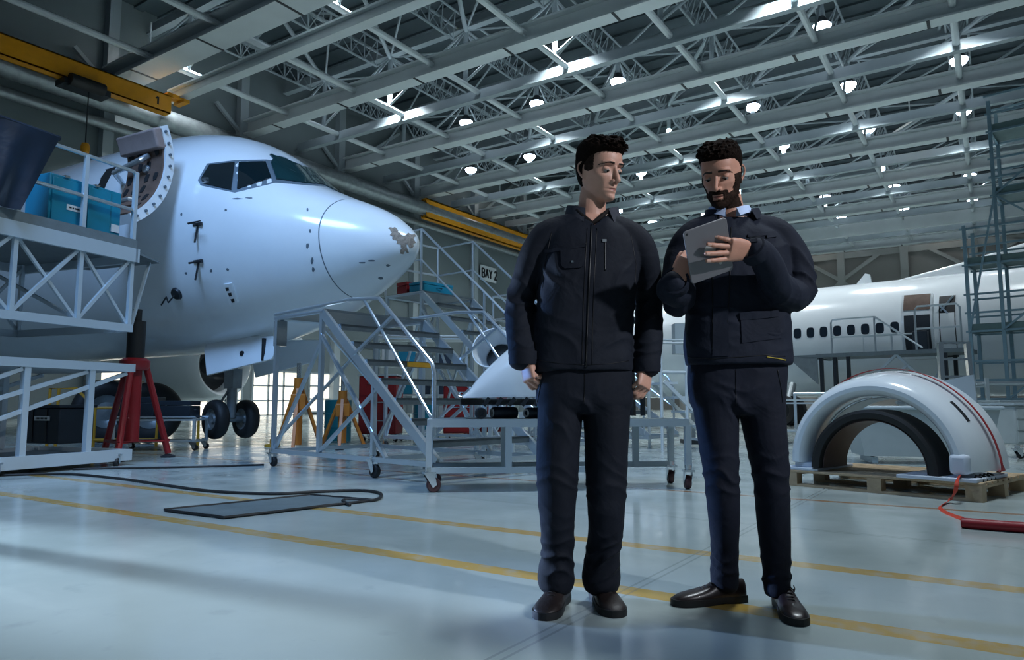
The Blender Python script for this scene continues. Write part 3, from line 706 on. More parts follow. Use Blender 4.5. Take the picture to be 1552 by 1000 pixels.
# --- low dock under and in front of it
low = frame_thing('access_dock', 'low pale steel work stand with diagonal braces under the tall dock, dark crate inside', 'work platform', -5.0, 9.3, DOCKANG+1)
zt = 1.28; bl = [.0, .55, 1.35, 2.2, 3.0, 3.8]
mb = MB(); mb.bb((-.05, -1.5, zt-.1), (bl[-1], .12, zt)); mb.build('top_frame', M['galvw'], low)
mb = MB(); mb.bb((-.02, -1.5, .1), (bl[-1], .1, .15)); mb.build('base_deck', M['deck'], low)
mb = MB(); mb.bb((-.05, .08, .06), (bl[-1], .14, .2)); mb.bb((-.05, -1.55, .06), (bl[-1], -1.49, .2)); mb.bb((-.05, -1.5, .06), (0, .1, .2)); mb.build('base_frame', M['galvw'], low)
for y in (.08, -1.45):
    for x in bl[1:]:
        mb = MB(); mb.bar((x, y, .2), (x, y, zt-.1), .07); mb.build('leg', M['galvw'], low)
    mb = MB(); mb.bar((.05, y, zt-.12), (bl[3], y, .4), .045); mb.build('brace', M['galvw'], low)
    mb = MB(); mb.bar((.6, y, zt-.12), (bl[3]+.3, y, .55), .045); mb.build('brace', M['galvw'], low)
    mb = MB(); mb.bar((1.4, y, zt-.12), (bl[4], y, .5), .045); mb.build('brace', M['galvw'], low)
    mb = MB(); mb.bar((bl[4], y, zt-.12), (bl[5], y, .25), .045); mb.build('brace', M['galvw'], low)
for x in (.12, 1.6, 3.4):
    for y in (.1, -1.4): caster(low, (x, y, 0), .05, dirang=.5)

# blue cabinet, on the tall dock's deck
Lc = .98
def on_dock(x, y, z):
    a = math.radians(DOCKANG); return Vector((-5.32+x*math.cos(a)-y*math.sin(a), 9.5+x*math.sin(a)+y*math.cos(a), z))
pc = on_dock(1.1, .2, ZD_)
cab = frame_thing('tool_cabinet', 'turquoise blue steel cabinet on the tall dock behind its railing', 'cabinet', pc.x, pc.y, DOCKANG+180); cab.location.z = ZD_+.006
sg = 1
mb = MB(); mb.bb((0, min(0, .42*sg), 0), (Lc, max(0, .42*sg), .74)); bevel(mb.build('body', M['blue'], cab), .012)
for a, b_ in ((.03, Lc*.5-.01), (Lc*.5+.01, Lc*.83)):
    mb = MB(); mb.bb((a, min(-.018*sg, 0), .03), (b_, max(-.018*sg, 0), .7)); d_ = bevel(mb.build('door', M['blue'], cab), .006)
    if a < .1:
        mb = MB(); mb.bb((Lc*.22, min(-.024*sg, -.015*sg), .33), (Lc*.48, max(-.024*sg, -.015*sg), .4)); l_ = mb.build('label_strip', M['label'], d_)
        mb = MB(); x = Lc*.25
        for q in (.03, .02, .05, .03, .04): mb.bb((x, min(-.027*sg, -.02*sg), .355), (x+q, max(-.027*sg, -.02*sg), .375)); x += q+.012
        mb.build('lettering', M['ink'], l_)
for x in (.2, Lc*.62):
    mb = MB(); mb.bb((x-.03, -.03, .72), (x+.03, .03, .75)); mb.build('latch', M['chrome'], cab)
mb = MB(); mb.bb((Lc*.86, min(-.012*sg, 0), .2), (Lc*.98, max(-.012*sg, 0), .3)); mb.build('switch_plate', M['label'], cab)
# rags and a red glove by the cabinet
def lump(name, label, cat, p, sx, sy, sz, m, seed=1, z=0.0):
    bm = bmesh.new(); bmesh.ops.create_icosphere(bm, subdivisions=4, radius=1)
    for v in bm.verts:
        n_ = noise.noise(v.co*1.7+Vector((seed, 0, 0)))*.45+noise.noise(v.co*4+Vector((0, seed, 0)))*.18
        v.co = v.co*(1+n_); v.co = Vector((v.co.x*sx, v.co.y*sy, max(0, v.co.z+.45)*sz))
    me = bpy.data.meshes.new(name); bm.to_mesh(me); bm.free(); me.materials.append(m)
    me.polygons.foreach_set('use_smooth', [True]*len(me.polygons))
    o = bpy.data.objects.new(name, me); COL.objects.link(o); o.location = WV(Vector((p[0], p[1], z))); o.rotation_euler = (0, 0, YAW)
    return tag(o, label, cat)
q = on_dock(.2, -.5, ZD_); lump('cloth_heap', 'crumpled dark cloth at the end of the tall dock beside the blue cabinet', 'cloth', q, .13, .16, .22, M['dark'], 3, ZD_+.004)
q = on_dock(-.22, .0, ZD_); lump('rag', 'small red rag at the end of the tall dock deck', 'rag', q, .08, .06, .1, M['red'], 5, ZD_+.004)

# dark blue sheet hung over the dock's rails
mb = MB(); rows = []
n = 40
def dock_rf(x, y):
    a = math.radians(DOCKANG); return Vector((-5.32+x*math.cos(a)-y*math.sin(a), 9.5+x*math.sin(a)+y*math.cos(a)))
for i in range(15):
    z = ZR+.05-(ZR-ZD_-.08)*i/14; row = []
    for k in range(n+1):
        t = k/n; x_a = 1.16+.42*(i/14); xx = x_a+(3.4-x_a)*t
        row.append(Vector((xx, 0.415+.04*math.sin(t*34+i*.15)*(i/14)+.02*math.sin(t*13), z)))
    rows.append(row)
front = rows; back = [[v+Vector((0, -.008, 0)) for v in r] for r in rows]
mb.loft([f_+list(reversed(b_)) for f_, b_ in zip(front, back)])
sh = frame_thing('cover_sheet', 'dark blue plastic sheet hung over the railing of the tall dock', 'sheet', -5.32, 9.5, DOCKANG)
mb.build('sheet', M['darkblue'], sh, 60)
mb = MB(); mb.path([(1.14, .38, ZR+.06), (3.4, .38, ZR+.06)], .03, 8); mb.build('hem', M['darkblue'], sh)

# red tripod jack holding the hull
j = dp(186, 560, 9.9)
jack = frame_thing('tripod_jack', 'red tripod jack with a black ram under the white nose aircraft, beside the low dock', 'jack', j.x-.02, j.y+.35, 0)
mb = MB(); mb.tube((0, 0, 1.3), (0, 0, 1.95), .12, 16); mb.tube((0, 0, 1.9), (0, 0, 2.12), .06, 12); mb.build('ram', M['black'], jack)
mb = MB(); mb.lathe([(0,1.25),(.17,1.25),(.2,1.3),(.2,1.38),(.14,1.42),(0,1.42)], None, 18); mb.build('collar', M['red'], jack)
mb = MB(); mb.tube((0, 0, .25), (0, 0, 1.3), .1, 14); mb.build('cylinder', M['red'], jack)
for k in range(3):
    a = math.radians(-80+120*k); mb = MB(); mb.tube((.15*math.cos(a), .15*math.sin(a), 1.3), (.5*math.cos(a), .5*math.sin(a), .06), .045, 10); lg = mb.build('leg', M['red'], jack)
    mb = MB(); mb.lathe([(0,0),(.1,0),(.1,.02),(.04,.05),(0,.05)], Matrix.Translation((.5*math.cos(a), .5*math.sin(a), 0)), 12); mb.build('foot', M['dark'], lg)
mb = MB(); mb.path([(.5*math.cos(math.radians(-80+120*k)), .5*math.sin(math.radians(-80+120*k)), .25) for k in range(3)], .022, 8, closed=True); mb.build('tie_ring', M['red'], jack)

# dark crate with a white label on the low dock's base
q = fl(140, 668, .16); 
cr = frame_thing('crate', 'dark navy crate with a white label strip inside the low work stand', 'crate', q.x-.42, q.y-.62, DOCKANG+90); cr.location.z = .15
mb = MB(); mb.bb((-.5, -.05, 0), (.4, .55, .56)); bevel(mb.build('body', M['navybox'], cr), .015)
mb = MB(); mb.bb((-.53, -.08, .56), (.43, .58, .61)); bevel(mb.build('lid', M['navybox'], cr), .01)
for x in (-.2, .12):
    mb = MB(); mb.bb((x-.02, -.065, .03), (x+.02, -.045, .54)); mb.build('rib', M['dark'], cr)
mb = MB(); mb.bb((-.14, -.07, .36), (.2, -.05, .43)); l_ = mb.build('label_strip', M['label'], cr)
mb = MB()
for k in range(9): mb.bb((-.1+k*.03, -.074, .38), (-.083+k*.03, -.068, .41))
mb.build('lettering', M['ink'], l_)

# floor hatch cover with cables
h_ = [fl(*p) for p in ((340,787),(248,775),(470,752),(566,760))]
ctrp = sum((Vector((p.x, p.y, 0)) for p in h_), Vector())/4
mat_ = frame_thing('floor_mat', 'thin worn grey rubber mat lying across the yellow lines on the floor', 'mat', ctrp.x, ctrp.y, 0)
mb = MB(); mb.prism([Vector((p.x, p.y, .003))-Vector((ctrp.x, ctrp.y, 0)) for p in h_], (0, 0, .008)); mb.build('sheet', M['mat'], mat_)
mb = MB(); E_ = []
for a, b_ in zip(h_, h_[1:]+h_[:1]):
    for k in range(10): 
        t = k/10; p = a.lerp(b_, t)-ctrp; E_.append(Vector((p.x+random.uniform(-.008, .008), p.y+random.uniform(-.008, .008), .012)))
mb.path(E_, .011, 6, closed=True); mb.build('edging', M['black'], mat_)
def cable(name, label, pix, r, m, cat='cable', z=None):
    pts = [fl(*p, (z or r)) for p in pix]
    # smooth the run
    out = []
    for i in range(len(pts)-1):
        p0, p1, p2, p3 = pts[max(i-1, 0)], pts[i], pts[i+1], pts[min(i+2, len(pts)-1)]
        for k in range(8):
            t = k/8; out.append(.5*((2*p1)+(p2-p0)*t+(2*p0-5*p1+4*p2-p3)*t*t+(3*p1-p0-3*p2+p3)*t**3))
    out.append(pts[-1])
    o0 = out[0]; t_ = frame_thing(name, label, cat, o0.x, o0.y, 0)
    mb = MB(); mb.path([p-Vector((o0.x, o0.y, 0)) for p in out], r, 8); mb.build('run', m, t_, 180)
    return t_
cable('cable', 'black cable looping over the rubber mat and back across the floor', [(0,720),(100,718),(180,725),(250,735),(300,742),(350,746),(420,748),(480,745),(540,743),(572,746),(578,752),(565,758),(540,757),(520,758),(530,765)], .013, M['black'])
cable('cable', 'thin black cable lying on the floor in the shade under the aircraft nose', [(110,711),(180,709),(260,708),(340,706),(400,704)], .012, M['black'])
# ================================================================ ROLLING STAIRS
def rolling_stairs(name, label, r, f, ang, ztop, run, width, nstep, dlen, rail=True, deckrail=0.0, group=None):
    """local x runs down the flight, local y across the treads; origin under the top of the near stringer"""
    t = frame_thing(name, label, 'steps', r, f, ang, group)
    zb = .19; Wd = width
    slope = (ztop-zb)/run
    for y in (0, Wd):
        mb = MB(); mb.bar((0, y, ztop-.04), (run, y, zb+.02), .045, .1); mb.build('stringer', M['galv'], t)
    for k in range(nstep):
        z = ztop-(ztop-zb)*(k+1)/(nstep+1); x = (ztop-z)/slope
        mb = MB(); mb.bb((x-.1, .02, z-.015), (x+.1, Wd-.02, z+.01)); mb.bb((x+.085, .02, z-.06), (x+.1, Wd-.02, z+.01)); mb.build('tread', M['deck2'], t)
    mb = MB(); mb.bb((-dlen, 0, ztop-.03), (.04, Wd, ztop)); mb.build('deck', M['deck2'], t)
    mb = MB(); mb.path([(.04, -.01, ztop-.03), (-dlen, -.01, ztop-.03), (-dlen, Wd+.01, ztop-.03), (.04, Wd+.01, ztop-.03)], .026, 8); mb.build('deck_rim', M['galv'], t)
    # base frame and legs
    for y in (0, Wd):
        mb = MB(); mb.bar((-dlen, y, zb), (run+.02, y, zb), .05); mb.build('base_rail', M['galv'], t)
        for x in (-dlen+.03, 0):
            mb = MB(); mb.bar((x, y, zb), (x, y, ztop-.03), .05); mb.build('leg', M['galv'], t)
        mb = MB(); mb.bar((run*.5, y, zb), (run*.5, y, ztop-slope*run*.5), .042); mb.build('leg', M['galv'], t)
        mb = MB(); mb.bar((.0, y+.01, ztop-.35), (-dlen+.05, y+.01, zb+.02), .036); mb.build('brace', M['galv'], t)
        mb = MB(); mb.bar((-.0, y-.01, ztop-.3), (run*.62, y-.01, zb+.02), .036); mb.build('brace', M['galv'], t)
        mb = MB(); mb.bar((.0, y, zb+.03), (run*.55, y, ztop-slope*run*.55), .034); mb.build('brace', M['galv'], t)
    for x in (-dlen, run*.5, run):
        mb = MB(); mb.bar((x, 0, zb), (x, Wd, zb), .045); mb.build('cross_bar', M['galv'], t)
    mb = MB(); mb.bar((-dlen+.03, 0, zb+.1), (-dlen+.03, Wd, ztop-.1), .034); mb.build('brace', M['galv'], t)
    mb = MB(); mb.bar((0, 0, ztop-.2), (0, Wd, zb+.1), .034); mb.build('brace', M['galv'], t)
    if rail:
        h = .92
        for y in (-.02, Wd+.02):
            xs_ = h/slope                       # where the hand rail meets deck height
            if not deckrail:
                mb = MB(); mb.path([(-dlen, y, ztop+.02), (xs_*.55, y, ztop+.05), (xs_, y, ztop+.01), (run*.97, y, ztop+h-slope*run*.97), (run*.985, y, ztop+h-slope*run*.99-.06), (run*.985, y, zb+.28)], .021, 8); mb.build('handrail', M['galv'], t)
                mb = MB(); mb.tube((xs_*.75, y, ztop+.03), (run*.98, y, zb+.42), .017, 8); mb.build('knee_rail', M['galv'], t)
                mb = MB(); mb.bar((xs_*.98+.25, y, ztop-slope*.25+.0), (xs_*.6, y, ztop-slope*xs_*.6-.02), .03); mb.build('rail_post', M['galv'], t)
            else:
                d = deckrail
                mb = MB(); mb.path([(-dlen, y, ztop), (-dlen, y, ztop+d), (0, y, ztop+d), (run*.93, y, ztop+d-slope*run*.93), (run*.97, y, ztop+d-slope*run*.97-.1), (run*.97, y, ztop-slope*run*.97)], .021, 8); mb.build('handrail', M['galv'], t)
                mb = MB(); mb.path([(-dlen, y, ztop+d*.5), (0, y, ztop+d*.5), (run*.95, y, ztop+d*.5-slope*run*.95)], .017, 8); mb.build('knee_rail', M['galv'], t)
                for x in (0, run*.5):
                    mb = MB(); mb.bar((x, y, ztop-slope*x), (x, y, ztop-slope*x+d), .032); mb.build('rail_post', M['galv'], t)
        if deckrail:
            for z in (deckrail, deckrail*.5):
                mb = MB(); mb.tube((-dlen, 0, ztop+z), (-dlen, Wd, ztop+z), .02, 8); mb.build('end_rail', M['galv'], t)
    for (x, y) in ((-dlen, 0), (-dlen, Wd), (run*.5, 0), (run*.5, Wd)):
        caster(t, (x, y, 0), .06 if x < 0 else .072, dirang=.6*y)
    return t
M['deck2'] = mat('ribbed_aluminium_tread', '#7c878c', .38, .8, .12, 8, bump=.15, bscale=90)
T_ANG = math.degrees(math.atan2(-.68, .733))
s1 = rolling_stairs('rolling_stairs', 'wide aluminium rolling stairs under the scuffed nose cone, eight treads, two diagonal handrails', -2.22, 8.37, T_ANG, 1.88, 2.05, 1.53, 7, 1.06)
mb = MB(); mb.bb((.81+.085+.0, .55, 1.19), (.81+.11, .92, 1.245)); mb.build('warning_strip', M['yrail'], s1)
mb = MB(); mb.bb((-1.08, -.02, 1.5), (-1.0, .12, 1.82)); mb.build('bumper_channel', M['chrome'], s1)
s2 = rolling_stairs('rolling_stairs', 'taller rolling stairs with a railed deck, standing behind the wide ones', -1.56, 12.3, T_ANG+2, 2.72, 3.0, 1.25, 9, .95, True, 1.08)
s3 = rolling_stairs('rolling_stairs', 'far rolling stairs half hidden behind the first man, third in line', .35, 14.0, T_ANG+6, 2.0, 2.5, 1.2, 7, .9, True, .95)
# on the railed deck: turquoise case and red case
def on_thing(t, v): return t.matrix_world @ Vector(v)
bpy.context.view_layer.update()
def case(name, label, cat, host, p, d, m, lid=True):
    bpy.context.view_layer.update(); q = host.matrix_world @ Vector(p)
    t = thing(name, label, cat, q, host.rotation_euler.z)
    mb = MB(); mb.bb((-d[0]/2, -d[1]/2, 0), (d[0]/2, d[1]/2, d[2]*.72)); bevel(mb.build('body', m, t), .008)
    mb = MB(); mb.bb((-d[0]/2-.006, -d[1]/2-.006, d[2]*.74), (d[0]/2+.006, d[1]/2+.006, d[2])); bevel(mb.build('lid', m, t), .008)
    mb = MB(); mb.path([(d[0]/2, -.06, d[2]*.5), (d[0]/2+.03, -.05, d[2]*.5), (d[0]/2+.03, .05, d[2]*.5), (d[0]/2, .06, d[2]*.5)], .008, 6); mb.build('handle', M['dark'], t)
    return t
case('tool_case', 'turquoise tool case on the railed deck of the taller stairs', 'case', s2, (-.3, .5, 2.725), (.4, .7, .2), M['blue'])
case('tool_case', 'small red case on the railed deck near the nose cone', 'case', s2, (-.72, .3, 2.725), (.28, .28, .24), M['red'])

# ================================================================ TROLLEY WITH THE COWL HALF
A_ = Vector((-.73, 6.40)); B_ = Vector((1.60, 6.62)); ut = (B_-A_).normalized(); tang = math.degrees(math.atan2(ut.y, ut.x)); TL = (B_-A_).length
tro = frame_thing('parts_trolley', 'long low steel trolley frame on casters behind the first man, white cowl half on top', 'trolley', A_.x, A_.y, tang)
zt = .635; TW = .5
for y in (0, TW):
    mb = MB(); mb.bar((0, y, zt-.035), (TL, y, zt-.035), .04, .07); mb.build('top_rail', M['galvw'], tro)
for x in (0, TL*.35, TL*.68, TL):
    mb = MB(); mb.bar((x, 0, zt-.035), (x, TW, zt-.035), .04, .07); mb.build('cross_rail', M['galvw'], tro)
mb = MB(); mb.bb((.02, .02, zt-.03), (TL-.02, TW-.02, zt-.006)); mb.build('top_sheet', M['deck2'], tro)
for x, y in ((0,0),(TL,0),(0,TW),(TL,TW),(TL*.3,0),(TL*.3,TW),(TL*.85,TW)):
    mb = MB(); mb.bar((x, y, .16), (x, y, zt-.06), .055); mb.build('leg', M['galvw'], tro)
for y in (0, TW):
    mb = MB(); mb.bar((0, y, .19), (TL*.6, y, .19), .05); mb.build('low_rail', M['galvw'], tro)
mb = MB(); mb.bar((0, TW, .19), (TL, TW, .19), .05); mb.build('low_rail', M['galvw'], tro)
mb = MB(); mb.bar((0, 0, .19), (0, TW, .19), .05); mb.build('low_rail', M['galvw'], tro)
M['reddark'] = mat('dark_red_wheel', '#4a2c30', .5, 0, .1, 8)
for x, y in ((0,0),(TL,0),(0,TW),(TL,TW)): caster(tro, (x, y, 0), .065, dirang=.3+.5*x, m=M['reddark'])

# white cowl half lying on it: curved white outside, dark ribbed edge, padded rolls beneath
cw = frame_thing('engine_cowl', 'white curved engine cowl half lying on the long trolley behind the first man', 'cowl', A_.x, A_.y, tang); cw.location.z = zt
CL0, CL1 = .30, 1.82; CYC = .29
secs = []
def cowl_sec(t):
    x = CL0+(CL1-CL0)*t
    h = .14+.76*min(1, (t/.5))**.68 if t < .5 else .90
    base = .13+.02*t
    w = .14+.13*min(1, t/.3)
    pts = []
    for k in range(15):
        a = PI*k/14
        pts.append(Vector((x, CYC-w*math.cos(a), base+.06+max(.02, h-.2)*math.sin(a)**.8)))
    return pts
NS = 26
outer = [cowl_sec(i/NS) for i in range(NS+1)]
inner = [[Vector((v.x, CYC+(v.y-CYC)*.95, .19+(v.z-.19)*.95)) for v in q] for q in outer]
mb = MB()
mb.loft([o_+list(reversed(i_)) for o_, i_ in zip(outer, inner)]); mb.build('outer_skin', M['white'], cw, 40)
mb = MB(); mb.loft([[Vector((CL0-.04, CYC-.14*math.cos(PI*k/14), .2+.05*math.sin(PI*k/14))) for k in range(15)], outer[0]], caps=True); mb.build('leading_lip', M['chrome'], cw, 60)
mb = MB(); mb.loft([[Vector((CL0-.02+ (CL1-CL0)*i/20, .02 if i > 2 else .13, .125)), Vector((CL0-.02+(CL1-CL0)*i/20, .56 if i > 2 else .45, .125)), Vector((CL0-.02+(CL1-CL0)*i/20, .56 if i > 2 else .45, .19)), Vector((CL0-.02+(CL1-CL0)*i/20, .02 if i > 2 else .13, .1259))] for i in range(21)]); mb.build('lower_frame', M['carbon'], cw, 30)
for i in range(12):
    x = CL0+.18+.115*i; mb = MB(); mb.bar((x, .012, .12), (x+.05, .008, .19), .02, .035); mb.build('rib', M['dark'], cw)
for k, (x, w_) in enumerate(((CL1+.02, .27), (CL1+.12, .25))):
    mb = MB(); mb.path([(x, CYC-w_*math.cos(PI*j/18), .03+.92*math.sin(PI*j/18)**.75) for j in range(19)], .03 if k == 0 else .024, 8); mb.build('edge_hoop', M['carbon'] if k else M['black'], cw)
# rolls under the cowl
def roll(lab, x, y, r, ln, m, m2, ang=0):
    bpy.context.view_layer.update(); q = tro.matrix_world @ Vector((x, y, zt+r))
    t = thing('padded_roll', lab, 'roll', (q.x, q.y, q.z-r), tro.rotation_euler.z+ang)
    T_ = Matrix.Translation((0, 0, r)) @ Matrix.Rotation(PI/2, 4, 'X')
    mb = MB(); mb.lathe([(0,-ln/2),(r*.9,-ln/2),(r,-ln/2+.02),(r,ln/2-.02),(r*.9,ln/2),(0,ln/2)], T_, 24); mb.build('roll', m, t, 40)
    mb = MB(); mb.lathe([(r*.45,ln/2-.005),(r*.72,ln/2-.005),(r*.72,ln/2+.012),(r*.45,ln/2+.012)], T_, 24, closed=True); mb.build('end_ring', m2, t, 40)
    return t
M['rollblue'] = mat('dark_blue_vinyl', '#1d2a37', .45, 0, .1, 10)
roll('dark round padded roll under the nose of the white cowl half, at the trolley corner', .46, .12, .052, .2, M['rollblue'], M['black'])
roll('dark padded roll with a pale end ring under the white cowl half', .68, .2, .055, .24, M['rollblue'], M['label'], -1.2)
roll('second dark padded roll with a pale ring, between the two men under the cowl', .98, .2, .052, .24, M['rollblue'], M['label'], -1.0)
roll('padded roll with white stripes between the two men at the end of the cowl', 1.42, .22, .05, .26, M['rollblue'], M['label'], 1.0)

# ================================================================ PALLET WITH THE INLET COWL
pa, pb, pc_ = Vector((2.607, 6.978)), Vector((3.686, 5.736)), Vector((4.441, 6.709))
ux = (pb-pa).normalized(); PL = (pb-pa).length; uy = Vector((-ux.y, ux.x)); PW = 1.22
pang = math.degrees(math.atan2(ux.y, ux.x))
pal = frame_thing('pallet', 'pale wooden pallet under the white inlet cowl', 'pallet', pa.x, pa.y, pang)
hp = .15
for k in range(9):
    y = PW*k/8.0*.93; mb = MB(); mb.bb((0, y, hp-.022), (PL, y+.1, hp)); bevel(mb.build('board', M['wood'], pal), .004)
for x in (0, PL/2-.06, PL-.12):
    for y in (0, PW/2-.05, PW-.1):
        mb = MB(); mb.bb((x, y, .022), (x+.12, y+.1, hp-.044)); mb.build('block', M['wood'], pal)
    mb = MB(); mb.bb((x, 0, hp-.044), (x+.12, PW, hp-.022)); mb.build('stringer_board', M['wood'], pal)
for y in (0, PW/2-.05, PW-.1):
    mb = MB(); mb.bb((0, y, 0), (PL, y+.1, .022)); mb.build('bottom_board', M['wood'], pal)
def pal_thing(name, label, cat, x, y, z=hp, da=0):
    p = pa+ux*x+uy*y; t = frame_thing(name, label, cat, p.x, p.y, pang+da); t.location.z = z; return t
# foam
for (x, y, dx, dy, dz, lab, da) in ((-.02, .0, .34, .8, .028, 'flat white foam sheet on the pallet corner under the cowl foot', 2), (.08, .05, .26, .6, .045, 'second white foam block stacked on the foam sheet', 6), (1.02, -.03, .6, .8, .03, 'white foam sheet with a torn edge under the other cowl foot', 0)):
    t = pal_thing('foam_pad', lab, 'foam', x, y, hp if 'second' not in lab else hp+.028, da)
    mb = MB(); mb.bb((0, 0, 0), (dx, dy, dz)); bevel(mb.build('pad', M['foam'], t), .006)
# cowl: half ring; axis = local y (back from us), opening toward the camera
cx, zc = PL/2-.02, hp+.03
ic = pal_thing('inlet_cowl', 'white half-round engine inlet cowl standing on the pallet, red strap over it', 'cowl', cx, .02, hp+.075)
Rm = Matrix.Rotation(-PI/2, 4, 'X')            # lathe axis -> +y
LIP = [(.600,.30),(.595,.16),(.605,.08),(.625,.03),(.655,.005),(.69,.0),(.725,.02),(.755,.07),(.785,.16),(.81,.30),(.83,.45),(.838,.56),(.835,.68),(.815,.68),(.81,.56),(.79,.46),(.76,.33),(.62,.32)]
CS = 1.02
mb = MB(); mb.lathe([(r*CS, h) for r, h in LIP], Rm, 56, PI, 2*PI, closed=True); mb.build('outer_shell', M['white'], ic, 30)
mb = MB(); mb.lathe([(.592*CS,.30),(.586*CS,.3),(.58*CS,.62),(.592*CS,.62)], Rm, 56, PI, 2*PI, closed=True); mb.build('inner_duct', M['greymetal'], ic, 30)
mb = MB(); a_ = math.radians(-38)
def shell_pt(a, h, r): return Vector((r*math.cos(a), h, -r*math.sin(a)))
mb.loft([[shell_pt(a, .2-.0, .797*CS), shell_pt(a, .235, .805*CS), shell_pt(a, .235, .79*CS), shell_pt(a, .2, .785*CS)] for a in [math.radians(-44+1.6*k) for k in range(10)]]); mb.build('vent_slot', M['ink'], ic, 30)
mb = MB(); mb.prism([shell_pt(math.radians(-62), .62, .835*CS), shell_pt(math.radians(-40), .66, .83*CS), shell_pt(math.radians(-52), .68, 1.0*CS)], Vector((0, .02, 0))); mb.build('bracket_plate', M['galvw'], ic, 0)
for s in (0,):
    mb = MB(); mb.bb((.60*CS, -.02, -.02), (.74*CS, .16, .14)); bevel(mb.build('foot_wrap', M['foam'], ic), .03)
rg = pal_thing('inlet_ring', 'dark half ring standing inside the white inlet cowl on the pallet', 'ring', cx+.0, -.0, hp+.032)
mb = MB(); mb.lathe([(r_*CS, h_) for r_, h_ in ((.455,.0),(.5,-.01),(.525,.0),(.53,.05),(.53,.34),(.51,.34),(.44,.33),(.44,.05))], Rm, 48, PI, 2*PI, closed=True); mb.build('ring', M['black'], rg, 30)
mb = MB(); mb.lathe([(.437*CS,.04),(.43*CS,.04),(.425*CS,.5),(.437*CS,.5)], Rm, 48, PI, 2*PI, closed=True); mb.build('liner', M['liner'], rg, 30)
# webbing straps
def ribbon(name, label, cat, pts, wdt, m, th=.004, wide=None):
    """flat webbing through points given in (right, ahead, up)"""
    o0 = pts[0]; t = frame_thing(name, label, cat, o0.x, o0.y, 0)
    mb = MB(); out = []
    for i in range(len(pts)-1):
        p0, p1, p2, p3 = pts[max(i-1, 0)], pts[i], pts[i+1], pts[min(i+2, len(pts)-1)]
        for k in range(6):
            q = k/6; out.append(.5*((2*p1)+(p2-p0)*q+(2*p0-5*p1+4*p2-p3)*q*q+(3*p1-p0-3*p2+p3)*q**3))
    out.append(pts[-1]); base = Vector((o0.x, o0.y, 0)); rings = []
    for i, p in enumerate(out):
        tg = (out[min(i+1, len(out)-1)]-out[max(i-1, 0)]).normalized()
        wv = (wide(i/len(out)) if wide else Vector((0, 1, 0))); wv = (wv-tg*wv.dot(tg)).normalized(); nv = tg.cross(wv)
        rings.append([p-base+wv*(a*wdt/2)+nv*(b_*th/2) for a, b_ in ((-1,-1),(1,-1),(1,1),(-1,1))])
    mb.loft(rings); mb.build('webbing', m, t, 60); return t
icw = pal_thing('tmp', None, None, cx, .02, hp+.075); bpy.context.view_layer.update()
def rf_of(w): return Vector((w.x*CYAW+w.y*SYAW, -w.x*SYAW+w.y*CYAW, w.z))
arc = []
for k in range(19):
    a = math.radians(-180+10*k+(2 if k == 0 else 0)); arc.append(rf_of(icw.matrix_world @ shell_pt(a, .42+.05*math.sin(a*2), .853*CS)))
bpy.data.objects.remove(icw)
wide_pal = lambda q: Vector((uy.x, uy.y, 0))
arc = arc[1:]
e1, e2 = fl(1500, 722, .12), fl(1512, 741, .02)
ribbon('lashing_strap', 'red webbing strap passing over the top of the white inlet cowl', 'strap', arc+[Vector((e1.x+.16, e1.y+.12, .17)), Vector((e2.x+.12, e2.y+.08, .025))], .045, M['strap'], .004, wide_pal)
loose = [fl(1474, 712, .19), fl(1462, 712, .2), fl(1453, 724, .19)+Vector((-.03, -.04, 0)), Vector((*(fl(1447, 742, .1)[:2]), .1))+Vector((-.05, -.09, 0)), fl(1440, 757, .02)+Vector((-.03, -.04, 0)), fl(1424, 768, .006), fl(1432, 776, .006), fl(1446, 782, .006), fl(1458, 786, .01)]
ribbon('strap_tail', 'loose orange-red strap end hanging off the pallet onto the floor', 'strap', loose, .03, M['strap2'], .004, lambda q: Vector((.6, -.2, .5)))
cable('padded_hose', 'thick dark red padded sleeve lying on the floor at the end of the loose strap', [(1457,792),(1480,794),(1520,797),(1575,801),(1640,807)], .032, M['hose'], 'hose')
# small dark clips in a row at the pallet corner
for k in range(4):
    p = pa+ux*(PL-.06+.0*k)+uy*(.12+.1*k); t = frame_thing('toggle_clip', 'small dark toggle clip on the pallet corner beside the strap', 'clip', p.x, p.y, pang+20, 'dark clips on the pallet corner'); t.location.z = hp
    mb = MB(); mb.path([(-.03, 0, .012), (-.01, 0, .05), (.02, 0, .035), (.035, 0, .004)], .01, 6); mb.build('hook', M['black'], t)
    mb = MB(); mb.bb((-.04, -.015, 0), (.04, .015, .012)); mb.build('plate', M['dark'], t)
M['rust'] = mat('rust_red_paint', '#6e3326', .5, 0, .15, 6)
# ================================================================ AROUND THE SECOND AIRLINER
def bars(t, name, m, w, segs):
    for a, b_ in segs:
        mb = MB(); mb.bar(a, b_, w); mb.build(name, m, t)
def rails(t, name, m, r, runs):
    for q in runs:
        mb = MB(); mb.path(q, r, 8); mb.build(name, m, t)
d2 = math.degrees(math.atan2(-.669, .743))
rd = frame_thing('access_dock', 'grey work dock with railings standing against the second airliner by its open door', 'work platform', 9.55, 22.6, d2)
Ld, Wd_, Zd = 4.1, 1.5, 2.33
mb = MB(); mb.bb((0, 0, Zd-.12), (Ld, Wd_, Zd)); mb.build('deck', M['deck'], rd)
mb = MB(); mb.prism([Vector((0, 0, Zd-.02)), Vector((0, 0, Zd-.14)), Vector((-.1, 0, Zd-.14)), Vector((-.95, 0, Zd-.02))], (0, Wd_, 0)); mb.build('end_flap', M['deck'], rd)
mb = MB(); mb.prism([Vector((.05, 0, Zd-.12)), Vector((-.9, 0, Zd-.05)), Vector((.05, 0, Zd-.95))], (0, .04, 0)); mb.build('gusset', M['greymetal'], rd)
